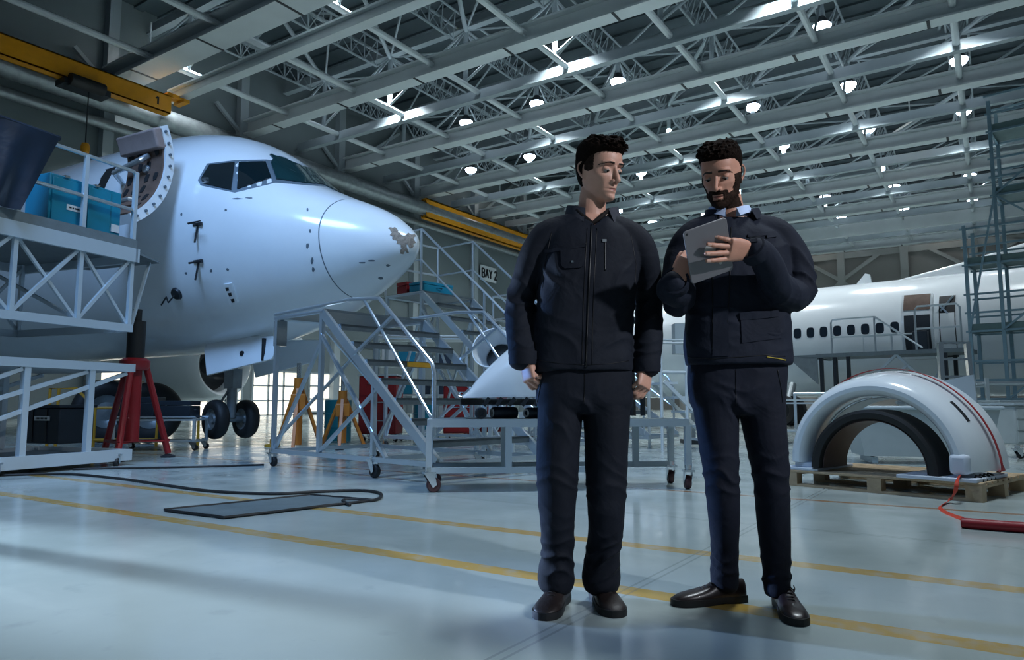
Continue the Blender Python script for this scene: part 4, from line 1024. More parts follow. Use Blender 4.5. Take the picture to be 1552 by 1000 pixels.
bars(rd, 'leg', M['dark'], .1, [((x, y, 0), (x, y, Zd-.12)) for x in (.15, Ld-.55) for y in (.08, Wd_-.08)]+[((.55, .08, 0), (.55, .08, Zd-.12)), ((.95, .08, 0), (.95, .08, Zd-.12))])
bars(rd, 'brace', M['galvw'], .07, [((.95, .05, .9), (2.3, .05, Zd-.12)), ((2.3, .05, Zd-.12), (3.5, .05, .9)), ((1.2, .05, .5), (2.6, .05, Zd-.4)), ((2.2, .8, .3), (3.4, .8, 1.9))])
bars(rd, 'cross_bar', M['galvw'], .08, [((.15, .05, 1.0), (Ld-.55, .05, 1.0)), ((.15, .05, .35), (Ld-.55, .05, .35)), ((2.3, .3, 1.5), (3.5, .3, 1.5))])
rails(rd, 'handrail', M['galv'], .03, [[(.5, .03, Zd), (.5, .03, Zd+.95), (.55, .03, Zd+1.05), (1.75, .03, Zd+1.05), (3.0, .03, Zd+.05)], [(1.75, .03, Zd), (1.75, .03, Zd+1.05)], [(.5, .03, Zd+.5), (2.35, .03, Zd+.5)], [(2.85, .03, Zd), (2.85, .03, Zd+1.15), (2.92, .03, Zd+1.25), (3.9, .03, Zd+1.25), (3.98, .03, Zd+1.15), (3.98, .03, Zd)], [(2.85, .03, Zd+.6), (3.98, .03, Zd+.6)], [(1.0, Wd_, Zd), (1.0, Wd_, Zd+.6), (2.6, Wd_, Zd+.6), (2.6, Wd_, Zd)], [(2.2, .03, Zd), (2.2, .03, Zd+.5)]])
mb = MB(); mb.bb((2.55, .9, Zd), (2.95, 1.15, Zd+.62)); bevel(mb.build('tool_bin', M['navybox'], rd), .02)

# scaffold tower by the tail
M['scaff'] = mat('scaffold_tube', '#7d9ba7', .45, .2, .1, 4)
M['plank'] = mat('scaffold_deck', '#66807f', .6, 0, .12, 3)
sc = frame_thing('scaffold', 'tall blue-grey tube scaffold beside the tail of the second airliner', 'scaffold', 12.3, 19.2, d2)
XS = [0, .75, 2.9]; YS = [0, 1.2]; LV = [.9, 2.7, 4.5, 6.3, 8.05]
for i, x in enumerate(XS):
    for y in YS:
        bars(sc, 'standard', M['scaff'], .085, [((x, y, 0), (x, y, 5.6 if i == 0 else 8.9))])
        mb = MB(); mb.bb((x-.08, y-.08, 0), (x+.08, y+.08, .02)); mb.build('base_plate', M['dark'], sc)
for k, z in enumerate(LV):
    x0 = 0 if z < 5.5 else .75
    for y in YS:
        bars(sc, 'ledger', M['scaff'], .05, [((x0-.1, y, z), (2.95, y, z)), ((x0-.1, y, z+.5), (2.95, y, z+.5)), ((x0-.1, y, z+1.0), (2.95, y, z+1.0))])
    for x in XS:
        if x >= x0: bars(sc, 'transom', M['scaff'], .05, [((x, -.1, z), (x, 1.3, z))])
    if k:
        mb = MB(); mb.bb((x0, .05, z+.03), (2.9, 1.15, z+.08)); mb.build('deck', M['plank'], sc)
        mb = MB(); mb.bb((x0, .02, z+.03), (2.9, .05, z+.2)); mb.build('toe_board', M['plank'], sc)
bars(sc, 'brace', M['scaff'], .05, [((0, -.04, 2.7), (.75, -.04, 6.3)), ((.75, -.04, 2.7), (2.9, -.04, 4.5)), ((2.9, -.04, 4.5), (.75, -.04, 6.3)), ((.75, -.04, 6.3), (2.9, -.04, 8.05)), ((.75, -.04, .9), (2.9, -.04, 2.7))])
# bright steel frame stand before it
fs = frame_thing('frame_stand', 'bright steel ladder frame standing behind the inlet cowl in front of the scaffold', 'stand', 9.9, 16.6, 0)
bars(fs, 'upright', M['chrome'], .1, [((0, 0, 0), (0, 0, 2.18)), ((.72, 0, 0), (.63, 0, 2.2))])
bars(fs, 'rung', M['chrome'], .05, [((0, 0, z), (.68, 0, z)) for z in (.5, 1.0, 1.4, 1.8, 2.18)])
bars(fs, 'foot', M['greymetal'], .08, [((0, -.5, .04), (0, .5, .04)), ((.72, -.5, .04), (.72, .5, .04))])
# carts, bins and shelves in the distance
def box_cart(name, label, cat, r, f, ang, d, m, z0=.18, shelf=True, wheels=True):
    t = frame_thing(name, label, cat, r, f, ang)
    mb = MB(); mb.bb((-d[0]/2, -d[1]/2, z0), (d[0]/2, d[1]/2, z0+d[2])); bevel(mb.build('body', m, t), .02)
    mb = MB(); mb.bb((-d[0]/2-.02, -d[1]/2-.02, z0+d[2]), (d[0]/2+.02, d[1]/2+.02, z0+d[2]+.03)); mb.build('top', M['galvw'], t)
    n = 3
    for k in range(n):
        mb = MB(); zz = z0+.04+(d[2]-.06)*k/n; mb.bb((-d[0]/2+.03, -d[1]/2-.015, zz), (d[0]/2-.03, -d[1]/2, zz+(d[2]-.06)/n-.03)); dr = mb.build('drawer', m, t)
        mb = MB(); mb.bb((-d[0]/4, -d[1]/2-.035, zz+(d[2]-.06)/n*.6), (d[0]/4, -d[1]/2-.015, zz+(d[2]-.06)/n*.6+.02)); mb.build('handle', M['chrome'], dr)
    if wheels:
        for x in (-1, 1):
            for y in (-1, 1): caster(t, (x*(d[0]/2-.06), y*(d[1]/2-.06), 0), .05)
    return t
def frame_cart(name, label, cat, r, f, ang, d, m, levels=(.25, .8), wheels=.06):
    t = frame_thing(name, label, cat, r, f, ang)
    for z in levels:
        mb = MB(); mb.bb((-d[0]/2, -d[1]/2, z-.03), (d[0]/2, d[1]/2, z)); mb.build('shelf', m, t)
    bars(t, 'post', m, .045, [((x*(d[0]/2-.02), y*(d[1]/2-.02), wheels*2+.05), (x*(d[0]/2-.02), y*(d[1]/2-.02), d[2])) for x in (-1, 1) for y in (-1, 1)])
    rails(t, 'push_rail', M['galv'], .018, [[(-d[0]/2, -d[1]/2, d[2]), (d[0]/2, -d[1]/2, d[2])], [(-d[0]/2, d[1]/2, d[2]), (d[0]/2, d[1]/2, d[2])]])
    for x in (-1, 1):
        for y in (-1, 1): caster(t, (x*(d[0]/2-.05), y*(d[1]/2-.05), 0), wheels)
    return t
M['palebin'] = mat('pale_grey_bin', '#a9b3b4', .5, 0, .06, 3)
box_cart('drawer_cart', 'grey drawer cart on casters at the edge of the hall floor beside the scaffold', 'cart', 7.45, 10.6, 10, (.8, .6, .55), M['palebin'], .2)
sk = frame_thing('parts_skip', 'long pale grey open bin behind the inlet cowl, seen through its arch', 'bin', 5.35, 9.6, -12)
mb = MB(); mb.loft([[Vector((-.85*a, -.4*a, z)), Vector((.85*a, -.4*a, z)), Vector((.85*a, .4*a, z)), Vector((-.85*a, .4*a, z))] for a, z in ((.86, .1), (1, .72), (.96, .72), (.84, .14))]); mb.build('body', M['palebin'], sk, 30)
mb = MB(); mb.path([(-.87, -.42, .72), (.87, -.42, .72), (.87, .42, .72), (-.87, .42, .72)], .025, 8, closed=True); mb.build('rim', M['galvw'], sk)
bars(sk, 'foot', M['galvw'], .07, [((x, -.3, .05), (x, .3, .05)) for x in (-.6, .6)])
frame_cart('wire_trolley', 'grey frame trolley behind the second man, between his legs and the pallet', 'trolley', 5.9, 14.6, 5, (1.6, .7, .85), M['galvw'])
frame_cart('wire_trolley', 'two-level steel trolley behind the pallet under the second airliner', 'trolley', 6.8, 15.5, -20, (1.4, .6, 1.0), M['galvw'])
box_cart('white_crate', 'white equipment box on the floor beside the rust-red tow bar', 'crate', 10.75, 15.5, 0, (1.1, .8, .7), M['label'], .12, wheels=False)
box_cart('white_crate', 'pale crate standing on the floor in front of the grey work dock', 'crate', 9.0, 19.6, 0, (1.0, .8, .8), M['palebin'], .12, wheels=False)
for k, (r, f, a, lab) in enumerate(((11.1, 19.0, 8, 'low steel pipe rack behind the inlet cowl, beside the bright ladder frame'), (12.2, 17.6, -10, 'low steel frame rack in front of the scaffold base'))):
    t = frame_thing('pipe_rack', lab, 'rack', r, f, a)
    for z in (.3, .75, 1.2):
        rails(t, 'pipe', M['galv'], .05, [[(-.9, y, z+.06), (.9, y, z+.06)] for y in (-.25, 0, .25)])
        bars(t, 'arm', M['galvw'], .06, [((x, -.35, z), (x, .35, z)) for x in (-.7, .7)])
    bars(t, 'post', M['galvw'], .07, [((x, y, 0), (x, y, 1.4)) for x in (-.7, .7) for y in (-.35, .35)])
pole = frame_thing('tow_bar', 'long rust-red tow bar leaning up beside the scaffold', 'tow bar', 10.0, 14.0, 20)
mb = MB(); mb.tube((-.25, 0, .05), (.75, .2, 1.5), .05, 10); mb.build('tube', M['rust'], pole)
mb = MB(); mb.lathe([(.06,-.03),(.11,-.03),(.11,.03),(.06,.03)], Matrix.Translation((-.3, 0, .11)) @ Matrix.Rotation(PI/2, 4, 'X'), 14, closed=True); mb.build('eye', M['rust'], pole)
mb = MB(); mb.tube((.1, .07, .55), (.45, .1, .0), .035, 8); mb.build('prop', M['rust'], pole)

# ---- between the two men: small steps with white rails, hose rack
wl = frame_thing('steps', 'small white steps seen between the two men', 'steps', 3.0, 12.2, 10)
rails(wl, 'handrail', M['beam'], .03, [[(-.5, 0, 0), (-.5, 0, 1.85), (.4, 0, 1.85)], [(-.05, 0, 0), (-.05, 0, 1.85)], [(-.5, .6, 0), (-.5, .6, 1.85), (.4, .6, 1.85)], [(-.5, 0, 1.3), (.3, 0, 1.3)]])
for k in range(5):
    mb = MB(); mb.bb((-.45+.18*k, 0, 1.1-.24*k), (-.2+.18*k, .6, 1.14-.24*k)); mb.build('tread', M['beam'], wl)
bars(wl, 'stringer', M['beam'], .06, [((-.45, 0, 1.15), (.7, 0, .05)), ((-.45, .6, 1.15), (.7, .6, .05))])
hr = frame_thing('hose_stand', 'dark hoses and boxes on a stand between the two men', 'stand', 3.55, 14.2, 0)
bars(hr, 'post', M['greymetal'], .07, [((0, 0, 0), (0, 0, 2.3)), ((.5, 0, 0), (.5, 0, 2.2))])
mb = MB(); mb.bb((-.35, -.15, 1.75), (.1, .15, 2.35)); mb.build('box', M['palebin'], hr)
for k in range(3):
    mb = MB(); mb.path([(.35+.16*math.cos(2*PI*j/16), -.1-.05*k, 1.8+.2*math.sin(2*PI*j/16)-.1*k) for j in range(16)], .035, 8, closed=True); mb.build('hose_coil', M['black'], hr)
mb = MB(); mb.bb((-.2, -.3, 0), (.7, .3, .08)); mb.build('base', M['dark'], hr)

# ================================================================ UNDER AND BEHIND THE SCUFFED AIRCRAFT
def spare_wheel(lab, r, f, ang, R=.55, w_=.36):
    t = frame_thing('spare_wheel', lab, 'wheel', r, f, ang)
    T_ = Matrix.Translation((0, 0, R)) @ Matrix.Rotation(PI/2, 4, 'X')
    mb = MB(); mb.lathe([(R*.52,-w_*.36),(R*.7,-w_*.5),(R*.93,-w_*.42),(R,-w_*.2),(R,w_*.2),(R*.93,w_*.42),(R*.7,w_*.5),(R*.52,w_*.36)], T_, 36); mb.build('tyre', M['black'], t, 60)
    mb = MB(); mb.lathe([(0,-w_*.2),(R*.2,-w_*.3),(R*.3,-w_*.15),(R*.5,-w_*.34),(R*.53,-w_*.4),(R*.53,w_*.4),(R*.5,w_*.34),(R*.3,w_*.15),(0,w_*.2)], T_, 28); mb.build('hub', M['greymetal'], t, 30)
spare_wheel('large black spare tyre standing behind the yellow guard rail, beside the low work stand', -8.2, 14.6, 35, .62)
spare_wheel('second black spare tyre standing behind the red jack under the aircraft belly', -7.2, 14.4, 30, .6)
gr = frame_thing('guard_rail', 'yellow tube guard rail under the aircraft belly behind the red jack', 'railing', -7.5, 13.2, 5)
rails(gr, 'rail', M['yrail'], .028, [[(-.9, 0, .0), (-.9, 0, 1.05), (-.45, 0, 1.05), (-.1, 0, .7), (1.0, 0, .7), (1.0, 0, 0)], [(-.9, 0, .12), (1.0, 0, .12)], [(-.1, 0, .7), (-.1, 0, 0)], [(-.9, 0, .62), (-.15, 0, .62)], [(1.0, 0, .7), (1.7, .1, .7), (1.7, .1, 0)], [(-.75, 0, 1.05), (-.75, 0, 0)]])
bc = frame_cart('frame_cart', 'pale steel frame cart beside the nose wheels, dark boxes on top', 'cart', -5.95, 12.3, 3, (1.35, .6, .55), M['galvw'], (.17, .52), .05)
for (x, w_, h_, lab) in ((-.32, .55, .36, 'dark blue box on the frame cart beside the nose wheels'), (.3, .5, .3, 'second dark box on the frame cart, closer to the nose wheels')):
    bpy.context.view_layer.update(); case('equipment_box', lab, 'box', bc, (x, 0, .526), (w_, .45, h_), M['navybox'])
M['beige'] = mat('beige_cover', '#8a867a', .6, 0, .1, 3)
case('covered_unit', 'beige box unit standing under the belly behind the dark boxes', 'box', bc, (-2.9, 4.3, 0), (1.0, .7, 1.3), M['beige']).location.z = 0
def orange_jack(lab, r, f, m, h=1.2):
    t = frame_thing('axle_jack', lab, 'jack', r, f, 15)
    mb = MB(); mb.tube((0, 0, .1), (0, 0, h), .075, 12); mb.build('cylinder', m, t)
    mb = MB(); mb.tube((0, 0, h), (0, 0, h+.25), .04, 10); mb.build('ram', M['chrome'], t)
    for k in range(3):
        a = 2*PI*k/3+.4; mb = MB(); mb.bar((.06*math.cos(a), .06*math.sin(a), h*.85), (.42*math.cos(a), .42*math.sin(a), .05), .05); lg = mb.build('leg', m, t)
        mb = MB(); mb.lathe([(0,0),(.07,0),(.07,.03),(0,.05)], Matrix.Translation((.42*math.cos(a), .42*math.sin(a), 0)), 10); mb.build('foot', M['dark'], lg)
    mb = MB(); mb.bb((-.12, -.12, h*.55), (.12, .12, h*.78)); bevel(mb.build('pump', m, t), .02)
orange_jack('orange tripod jack behind the rolling stairs, beside the nose wheels', -3.55, 12.0, M['orange'], 1.2)
orange_jack('second orange tripod jack behind the wide rolling stairs, under its deck', -2.95, 12.6, M['orange'], 1.0)
t = frame_thing('wheel_jack', 'short yellow jack under the nose wheels', 'jack', -4.35, 13.2, 0)
mb = MB(); mb.lathe([(0,0),(.14,0),(.14,.04),(.05,.06),(.05,.14),(0,.14)], None, 14); mb.build('body', M['yrail'], t)
for k, (r, f, a, d, lab) in enumerate(((-2.75, 15.2, -8, (.8, .55, 1.2), 'tall red tool chest behind the treads of the wide rolling stairs'), (-1.1, 15.6, 5, (.75, .55, 1.0), 'red tool chest behind the wide rolling stairs, under the taller flight'), (-.5, 16.4, 0, (.85, .55, 1.05), 'red tool chest half hidden behind the parts trolley'))):
    box_cart('tool_chest', lab, 'tool chest', r, f, a, d, M['red'], .15)
def drum(lab, r, f, m, R=.28, h=.85):
    t = frame_thing('drum', lab, 'drum', r, f, 0)
    mb = MB(); mb.lathe([(0,0),(R,0),(R,h*.32),(R*1.04,h*.335),(R,h*.35),(R,h*.65),(R*1.04,h*.665),(R,h*.68),(R,h),(R*.95,h+.01),(R*.93,h-.01),(0,h-.01)], None, 24); mb.build('body', m, t, 40)
    mb = MB(); mb.lathe([(0,h-.01),(.04,h-.01),(.04,h+.015),(0,h+.015)], Matrix.Translation((R*.5, 0, 0)), 10); mb.build('bung', M['dark'], t)
drum('blue drum on the floor behind the wide rolling stairs', -3.7, 15.4, M['blue'])
drum('second blue drum beside the red tool chest', -1.85, 15.6, M['blue'], .28, .85)
drum('turquoise drum behind the trolley legs and the first man', .85, 17.0, M['blue'], .32, .95)
for k, (r, f, a, d, lv, lab) in enumerate(((-2.2, 17.6, 5, (2.2, .8, 2.4), (.3, 1.0, 1.7, 2.35), 'tall steel shelf rack loaded with pale parts behind the rolling stairs'), (.7, 18.6, -4, (2.0, .8, 2.7), (.3, 1.0, 1.8, 2.6), 'tall steel shelf rack behind the far stairs and the first man'))):
    t = frame_cart('shelf_rack', lab, 'rack', r, f, a, d, M['galvw'], lv)
    random.seed(31+k)
    for z in lv[:-1]:
        x = -d[0]/2+.3
        while x < d[0]/2-.3:
            w_ = random.uniform(.25, .45); h_ = random.uniform(.2, .5)
            m_ = random.choice([M['palebin'], M['label'], M['palebin'], M['navybox'], M['blue']])
            bpy.context.view_layer.update(); q = t.matrix_world @ Vector((x, 0, z))
            col = {M['palebin']: 'pale grey', M['label']: 'white', M['navybox']: 'dark navy', M['blue']: 'blue'}[m_]
            b_ = thing('parts_box', '%s parts box on the shelf rack behind the %s' % (col, ['rolling stairs', 'far stairs'][k]), 'box', q, t.rotation_euler.z, '%s boxes on the rack behind the %s' % (col, ['rolling stairs', 'far stairs'][k]))
            mb = MB(); mb.bb((-w_/2, -.25, .004), (w_/2, .25, h_)); bevel(mb.build('box', m_, b_), .015)
            mb = MB(); mb.bb((-w_/2-.008, -.258, h_*.8), (w_/2+.008, .258, h_)); mb.build('lid', m_, b_)
            x += w_+.12
t = frame_thing('white_fairing', 'white fairing with a dark round opening, standing behind the cowl half and the far stairs', 'fairing', -.12, 9.75, -20)
mb = MB(); mb.lathe([(.16,0),(.19,-.03),(.22,0),(.26,.2),(.28,.45),(.265,.45),(.24,.2),(.18,.05)], Matrix.Translation((0, 0, 1.35)) @ Matrix.Rotation(math.radians(70), 4, 'X'), 30, closed=True); mb.build('shell', M['white'], t, 40)
mb = MB(); mb.lathe([(0,.08),(.19,.08),(.19,.12),(0,.12)], Matrix.Translation((0, 0, 1.35)) @ Matrix.Rotation(math.radians(70), 4, 'X'), 24); mb.build('core', M['ink'], t)
bars(t, 'stand_leg', M['galvw'], .05, [((-.2, -.2, 0), (-.2, -.15, 1.15)), ((.2, -.2, 0), (.2, -.15, 1.15)), ((0, -.5, 0), (0, -.4, 1.15))])
# ================================================================ PEOPLE
M['skin'] = mat('skin', '#c39682', .5, 0, .07, 30, bump=.06, bscale=300)
M['skin2'] = mat('skin_ruddy', '#ba8974', .5, 0, .08, 30, bump=.06, bscale=300)
for k_ in ('skin', 'skin2'):
    b_ = M[k_].node_tree.nodes['Principled BSDF']; b_.inputs['Subsurface Weight'].default_value = .12; b_.inputs['Subsurface Radius'].default_value = (.012, .005, .003)
M['lip'] = mat('lip', '#8f5a50', .45)
M['hair'] = mat('dark_brown_hair', '#17100c', .85, 0, .35, 40, bump=.6, bscale=260, spec=.06)
M['beard'] = mat('beard_hair', '#2b1f19', .8, 0, .4, 60, bump=.5, bscale=400, spec=.1)
M['brow'] = mat('eyebrow_hair', '#20160f', .7)
M['eye'] = mat('eye_white', '#8f8781', .3)
M['iris'] = mat('iris', '#1f1712', .2)
M['nail'] = mat('nail', '#c9a493', .35)
def cloth(name, col, rough=.8, fold=.35, fs=9, sheen=0):
    m = mat(name, col, rough, 0, .16, 6, sheen=sheen, spec=.22)
    nt = m.node_tree; b = nt.nodes['Principled BSDF']; N = nt.nodes.new; L = nt.links.new
    tc = N('ShaderNodeTexCoord'); n1 = N('ShaderNodeTexNoise'); n1.inputs['Scale'].default_value = fs; n1.inputs['Detail'].default_value = 3; n1.inputs['Distortion'].default_value = .6
    n2 = N('ShaderNodeTexNoise'); n2.inputs['Scale'].default_value = 420; L(tc.outputs['Object'], n1.inputs['Vector']); L(tc.outputs['Object'], n2.inputs['Vector'])
    b1 = N('ShaderNodeBump'); b1.inputs['Strength'].default_value = fold; b1.inputs['Distance'].default_value = .03; L(n1.outputs['Fac'], b1.inputs['Height'])
    b2 = N('ShaderNodeBump'); b2.inputs['Strength'].default_value = .25; b2.inputs['Distance'].default_value = .002; L(n2.outputs['Fac'], b2.inputs['Height']); L(b1.outputs['Normal'], b2.inputs['Normal']); L(b2.outputs['Normal'], b.inputs['Normal'])
    return m
M['jacketA'] = cloth('navy_work_jacket', '#151a24')
M['jacketB'] = cloth('navy_softshell_jacket', '#171d2a')
M['trousersA'] = cloth('black_navy_work_trousers', '#131822')
M['trousersB'] = cloth('dark_navy_trousers', '#121724')
M['collarA'] = cloth('grey_collar', '#33363f', .85)
M['tee'] = cloth('dark_tee', '#191514')
M['shirt'] = cloth('pale_blue_shirt', '#a9bcdc', .7, .15)
M['zip'] = mat('black_zip', '#0f1216', .4, .3)
M['piping'] = mat('yellow_piping', '#a8942a', .6)
M['boot'] = mat('dark_brown_boot', '#231c1b', .5, 0, .25, 12, bump=.2, bscale=80)
M['brogue'] = mat('polished_dark_shoe', '#241b1d', .36, 0, .15, 12, coat=.15)
M['sole'] = mat('shoe_sole', '#101215', .6)
M['lace'] = mat('lace', '#15100f', .8)

def fuse(mb, voxel, smooth=2, factor=.5):
    """one continuous closed surface out of overlapping volumes"""
    me = bpy.data.meshes.new('tmp'); me.from_pydata(mb.v, [], mb.f)
    bm = bmesh.new(); bm.from_mesh(me); bmesh.ops.recalc_face_normals(bm, faces=bm.faces); bm.to_mesh(me); bm.free()
    o = bpy.data.objects.new('tmp', me); COL.objects.link(o)
    r = o.modifiers.new('r', 'REMESH'); r.mode = 'VOXEL'; r.voxel_size = voxel
    if smooth:
        s = o.modifiers.new('s', 'SMOOTH'); s.iterations = smooth; s.factor = factor
    dg = bpy.context.evaluated_depsgraph_get(); ev = o.evaluated_get(dg); out = bpy.data.meshes.new_from_object(ev)
    bpy.data.objects.remove(o); bpy.data.meshes.remove(me)
    return out
def place_mesh(me, name, m, parent):
    me.materials.clear(); me.materials.append(m); me.name = name
    me.polygons.foreach_set('use_smooth', [True]*len(me.polygons))
    o = bpy.data.objects.new(name, me); COL.objects.link(o); o.parent = parent
    return o
def spline(pts, n=8):
    """Catmull-Rom over rows of numbers"""
    out = []
    for i in range(len(pts)-1):
        p0, p1, p2, p3 = pts[max(i-1, 0)], pts[i], pts[i+1], pts[min(i+2, len(pts)-1)]
        for k in range(n):
            t = k/n; out.append([.5*((2*b)+(c-a)*t+(2*a-5*b+4*c-d)*t*t+(3*b-a-3*c+d)*t**3) for a, b, c, d in zip(p0, p1, p2, p3)])
    out.append(list(pts[-1])); return out
def limb(mb, rows, n=20, seg=6):
    """rows: (point, radius) or (point, r_side, r_front); tapering, smooth"""
    q = spline([[*p[0], p[1], p[2] if len(p) > 2 else p[1]] for p in rows], seg)
    rings = []; a = None
    for i, s in enumerate(q):
        p = Vector(s[:3]); t = Vector(q[min(i+1, len(q)-1)][:3])-Vector(q[max(i-1, 0)][:3]); t.normalize()
        if a is None:
            a = Vector((1, 0, 0)) if abs(t.x) < .8 else Vector((0, 0, 1))
        a = (a-t*a.dot(t)).normalized(); b = t.cross(a)
        rings.append([p+a*(s[3]*math.cos(2*PI*k/n))+b*(s[4]*math.sin(2*PI*k/n)) for k in range(n)])
    # rounded ends
    def cap(ring, c, d, r):
        return [[c+(v-c)*math.cos(f_)+d*(r*math.sin(f_)) for v in ring] for f_ in (.5, .95, 1.3)]
    c0 = Vector(q[0][:3]); d0 = (c0-Vector(q[1][:3])).normalized(); c1 = Vector(q[-1][:3]); d1 = (c1-Vector(q[-2][:3])).normalized()
    rings = list(reversed(cap(rings[0], c0, d0, q[0][3]*.6)))+rings+cap(rings[-1], c1, d1, q[-1][3]*.6)
    mb.loft(rings)
def stack(mb, rows, n=40, p=2.4, seg=5):
    """rows: (z, cx, cy, half width, half depth): a trunk of rounded sections"""
    rings = []
    for z, cx, cy, w, d in spline(rows, seg):
        r = []
        for k in range(n):
            t = 2*PI*k/n; c, s = math.cos(t), math.sin(t)
            r.append(Vector((cx+w*math.copysign(abs(c)**(2/p), c), cy+d*math.copysign(abs(s)**(2/p), s), z)))
        rings.append(r)
    mb.loft(rings)

# ---------------------------------------------------------------- head
HEAD = [(-.117,.012,-.066,-.046),(-.113,.026,-.080,-.030),(-.103,.036,-.087,-.012),(-.09,.045,-.0865,.008),(-.075,.053,-.085,.03),(-.055,.0595,-.0865,.058),(-.035,.0645,-.086,.077),(-.012,.069,-.085,.088),(.01,.072,-.084,.094),(.03,.0735,-.089,.097),(.05,.0735,-.088,.097),(.07,.071,-.080,.092),(.088,.062,-.064,.079),(.1,.05,-.046,.064),(.11,.032,-.024,.042),(.1145,.014,-.004,.02)]
def head_rings(tab, grow=0.0, n=64, yc=.012, seg=4):
    rings = []
    for z, w, f, b in spline(tab, seg):
        r = []
        for k in range(n):
            t = 2*PI*k/n; s, c = math.sin(t), math.cos(t)
            x = (w+grow)*math.copysign(abs(s)**.93, s)
            y = yc+((b+grow-yc)*abs(c)**.95 if c > 0 else -(yc-f+grow)*abs(c)**(.88 if z > -.08 else 1.0))
            r.append(Vector((x, y, z+ (grow*.8 if z > .09 else 0))))
        rings.append(r)
    return rings
def head_volume(mb, MX, wide=1.0, jaw=1.0, nose=1.0):
    T = lambda v: MX @ Vector(v)
    tab = [(z, w*(wide if z > -.06 else wide*jaw), f, b) for z, w, f, b in HEAD]
    mb.loft([[T(v) for v in r] for r in head_rings(tab)])
    def tb(rows, n=14, seg=4): limb(mb, [(T(p), *r) for p, *r in rows], n, seg)
    tb([((0,-.080,.016), .0075, .008), ((0,-.088,.0), .0075, .009), ((0,-.097*1,-.018), .0085, .0095), ((0,-.106-.004*(nose-1)*10,-.036), .0098, .0095), ((0,-.104,-.044), .0095, .008)])    # nose
    for s in (-1, 1):
        tb([((.0095*s,-.094,-.040), .0085, .0075), ((.0125*s,-.088,-.043), .0085, .007)], 10, 3)       # wings
        tb([((.010*s,-.083,.024), .008, .0065), ((.030*s,-.084,.028), .0085, .006), ((.051*s,-.068,.024), .007, .005)], 10)   # brow ridge
        # ear
        E_ = [(0,-.014,.012),(.001,-.008,.026),(.004,.006,.033),(.007,.018,.025),(.008,.020,.008),(.005,.012,-.010),(.001,.001,-.024),(-.002,-.008,-.028),(-.002,-.012,-.018)]
        limb(mb, [(T(((.0685+q[0]*1.6)*s*wide, .018+q[1], -.012+q[2]+.004)), .0042) for q in E_], 10, 4)
        limb(mb, [(T((.066*s*wide, .018+y_, -.012+z_)), .004, .006) for y_, z_ in ((-.008,-.018),(.004,.0),(.008,.02))], 10, 3)
        limb(mb, [(T((.064*s*wide, .014, .016)), .0045, .011), (T((.066*s*wide, .016, -.004)), .0045, .011), (T((.064*s*wide, .010, -.022)), .004, .008)], 10, 3)
        # closed lid bulge over the eye
        mb.loft([[T((.0315*s+math.cos(2*PI*k/16)*.0145*math.cos(e), -.0695+math.sin(2*PI*k/16)*.0125*math.cos(e), .0035+.0115*math.sin(e))) for k in range(16)] for e in [(-1.4+2.8*j/10) for j in range(11)]])
BUMPS = [  # centre, spread, push (head axes)
    ((.031,-.085,.013),(.013,.03,.005),(0,.006,0)), ((-.031,-.085,.013),(.013,.03,.005),(0,.006,0)),
    ((.018,-.085,.002),(.006,.03,.008),(0,.006,0)), ((-.018,-.085,.002),(.006,.03,.008),(0,.006,0)),
    ((.031,-.085,-.013),(.014,.03,.005),(0,.0035,0)), ((-.031,-.085,-.013),(.014,.03,.005),(0,.0035,0)),
    ((0,-.09,-.0705),(.019,.03,.0022),(0,.0042,0)),
    ((.008,-.09,-.0648),(.009,.03,.0036),(0,-.0032,0)), ((-.008,-.09,-.0648),(.009,.03,.0036),(0,-.0032,0)),
    ((0,-.09,-.0775),(.013,.03,.0042),(0,-.0044,0)), ((0,-.09,-.0885),(.014,.03,.005),(0,.0035,0)),
    ((0,-.09,-.102),(.013,.03,.009),(0,-.005,0)), ((0,-.09,-.056),(.004,.03,.006),(0,.0015,0)),
    ((.052,-.055,-.022),(.014,.02,.011),(.003,-.003,0)), ((-.052,-.055,-.022),(.014,.02,.011),(-.003,-.003,0)),
    ((.050,-.05,-.058),(.016,.022,.016),(-.004,.002,0)), ((-.050,-.05,-.058),(.016,.022,.016),(.004,.002,0)),
    ((.027,-.082,-.055),(.005,.02,.014),(0,.003,0)), ((-.027,-.082,-.055),(.005,.02,.014),(0,.003,0)),
    ((.006,-.098,-.0475),(.0035,.012,.0028),(0,.003,.004)), ((-.006,-.098,-.0475),(.0035,.012,.0028),(0,.003,.004)),
    ((.07,-.045,.035),(.012,.022,.02),(-.003,0,0)), ((-.07,-.045,.035),(.012,.022,.02),(.003,0,0)),
]
def shape_face(me, MX):
    inv = MX.inverted(); R3 = MX.to_3x3()
    for v in me.vertices:
        p = inv @ v.co
        if p.z < -.16 or p.z > .14 or abs(p.x) > .1 or abs(p.y) > .14: continue
        d = Vector()
        if p.y < .0:
            for c, s, a in BUMPS:
                e = ((p.x-c[0])/s[0])**2+((p.y-c[1])/s[1])**2+((p.z-c[2])/s[2])**2
                if e < 9: d += Vector(a)*math.exp(-e/2)
        if d.length_squared: v.co = v.co+R3 @ d
    me.update()
CACHE = {}
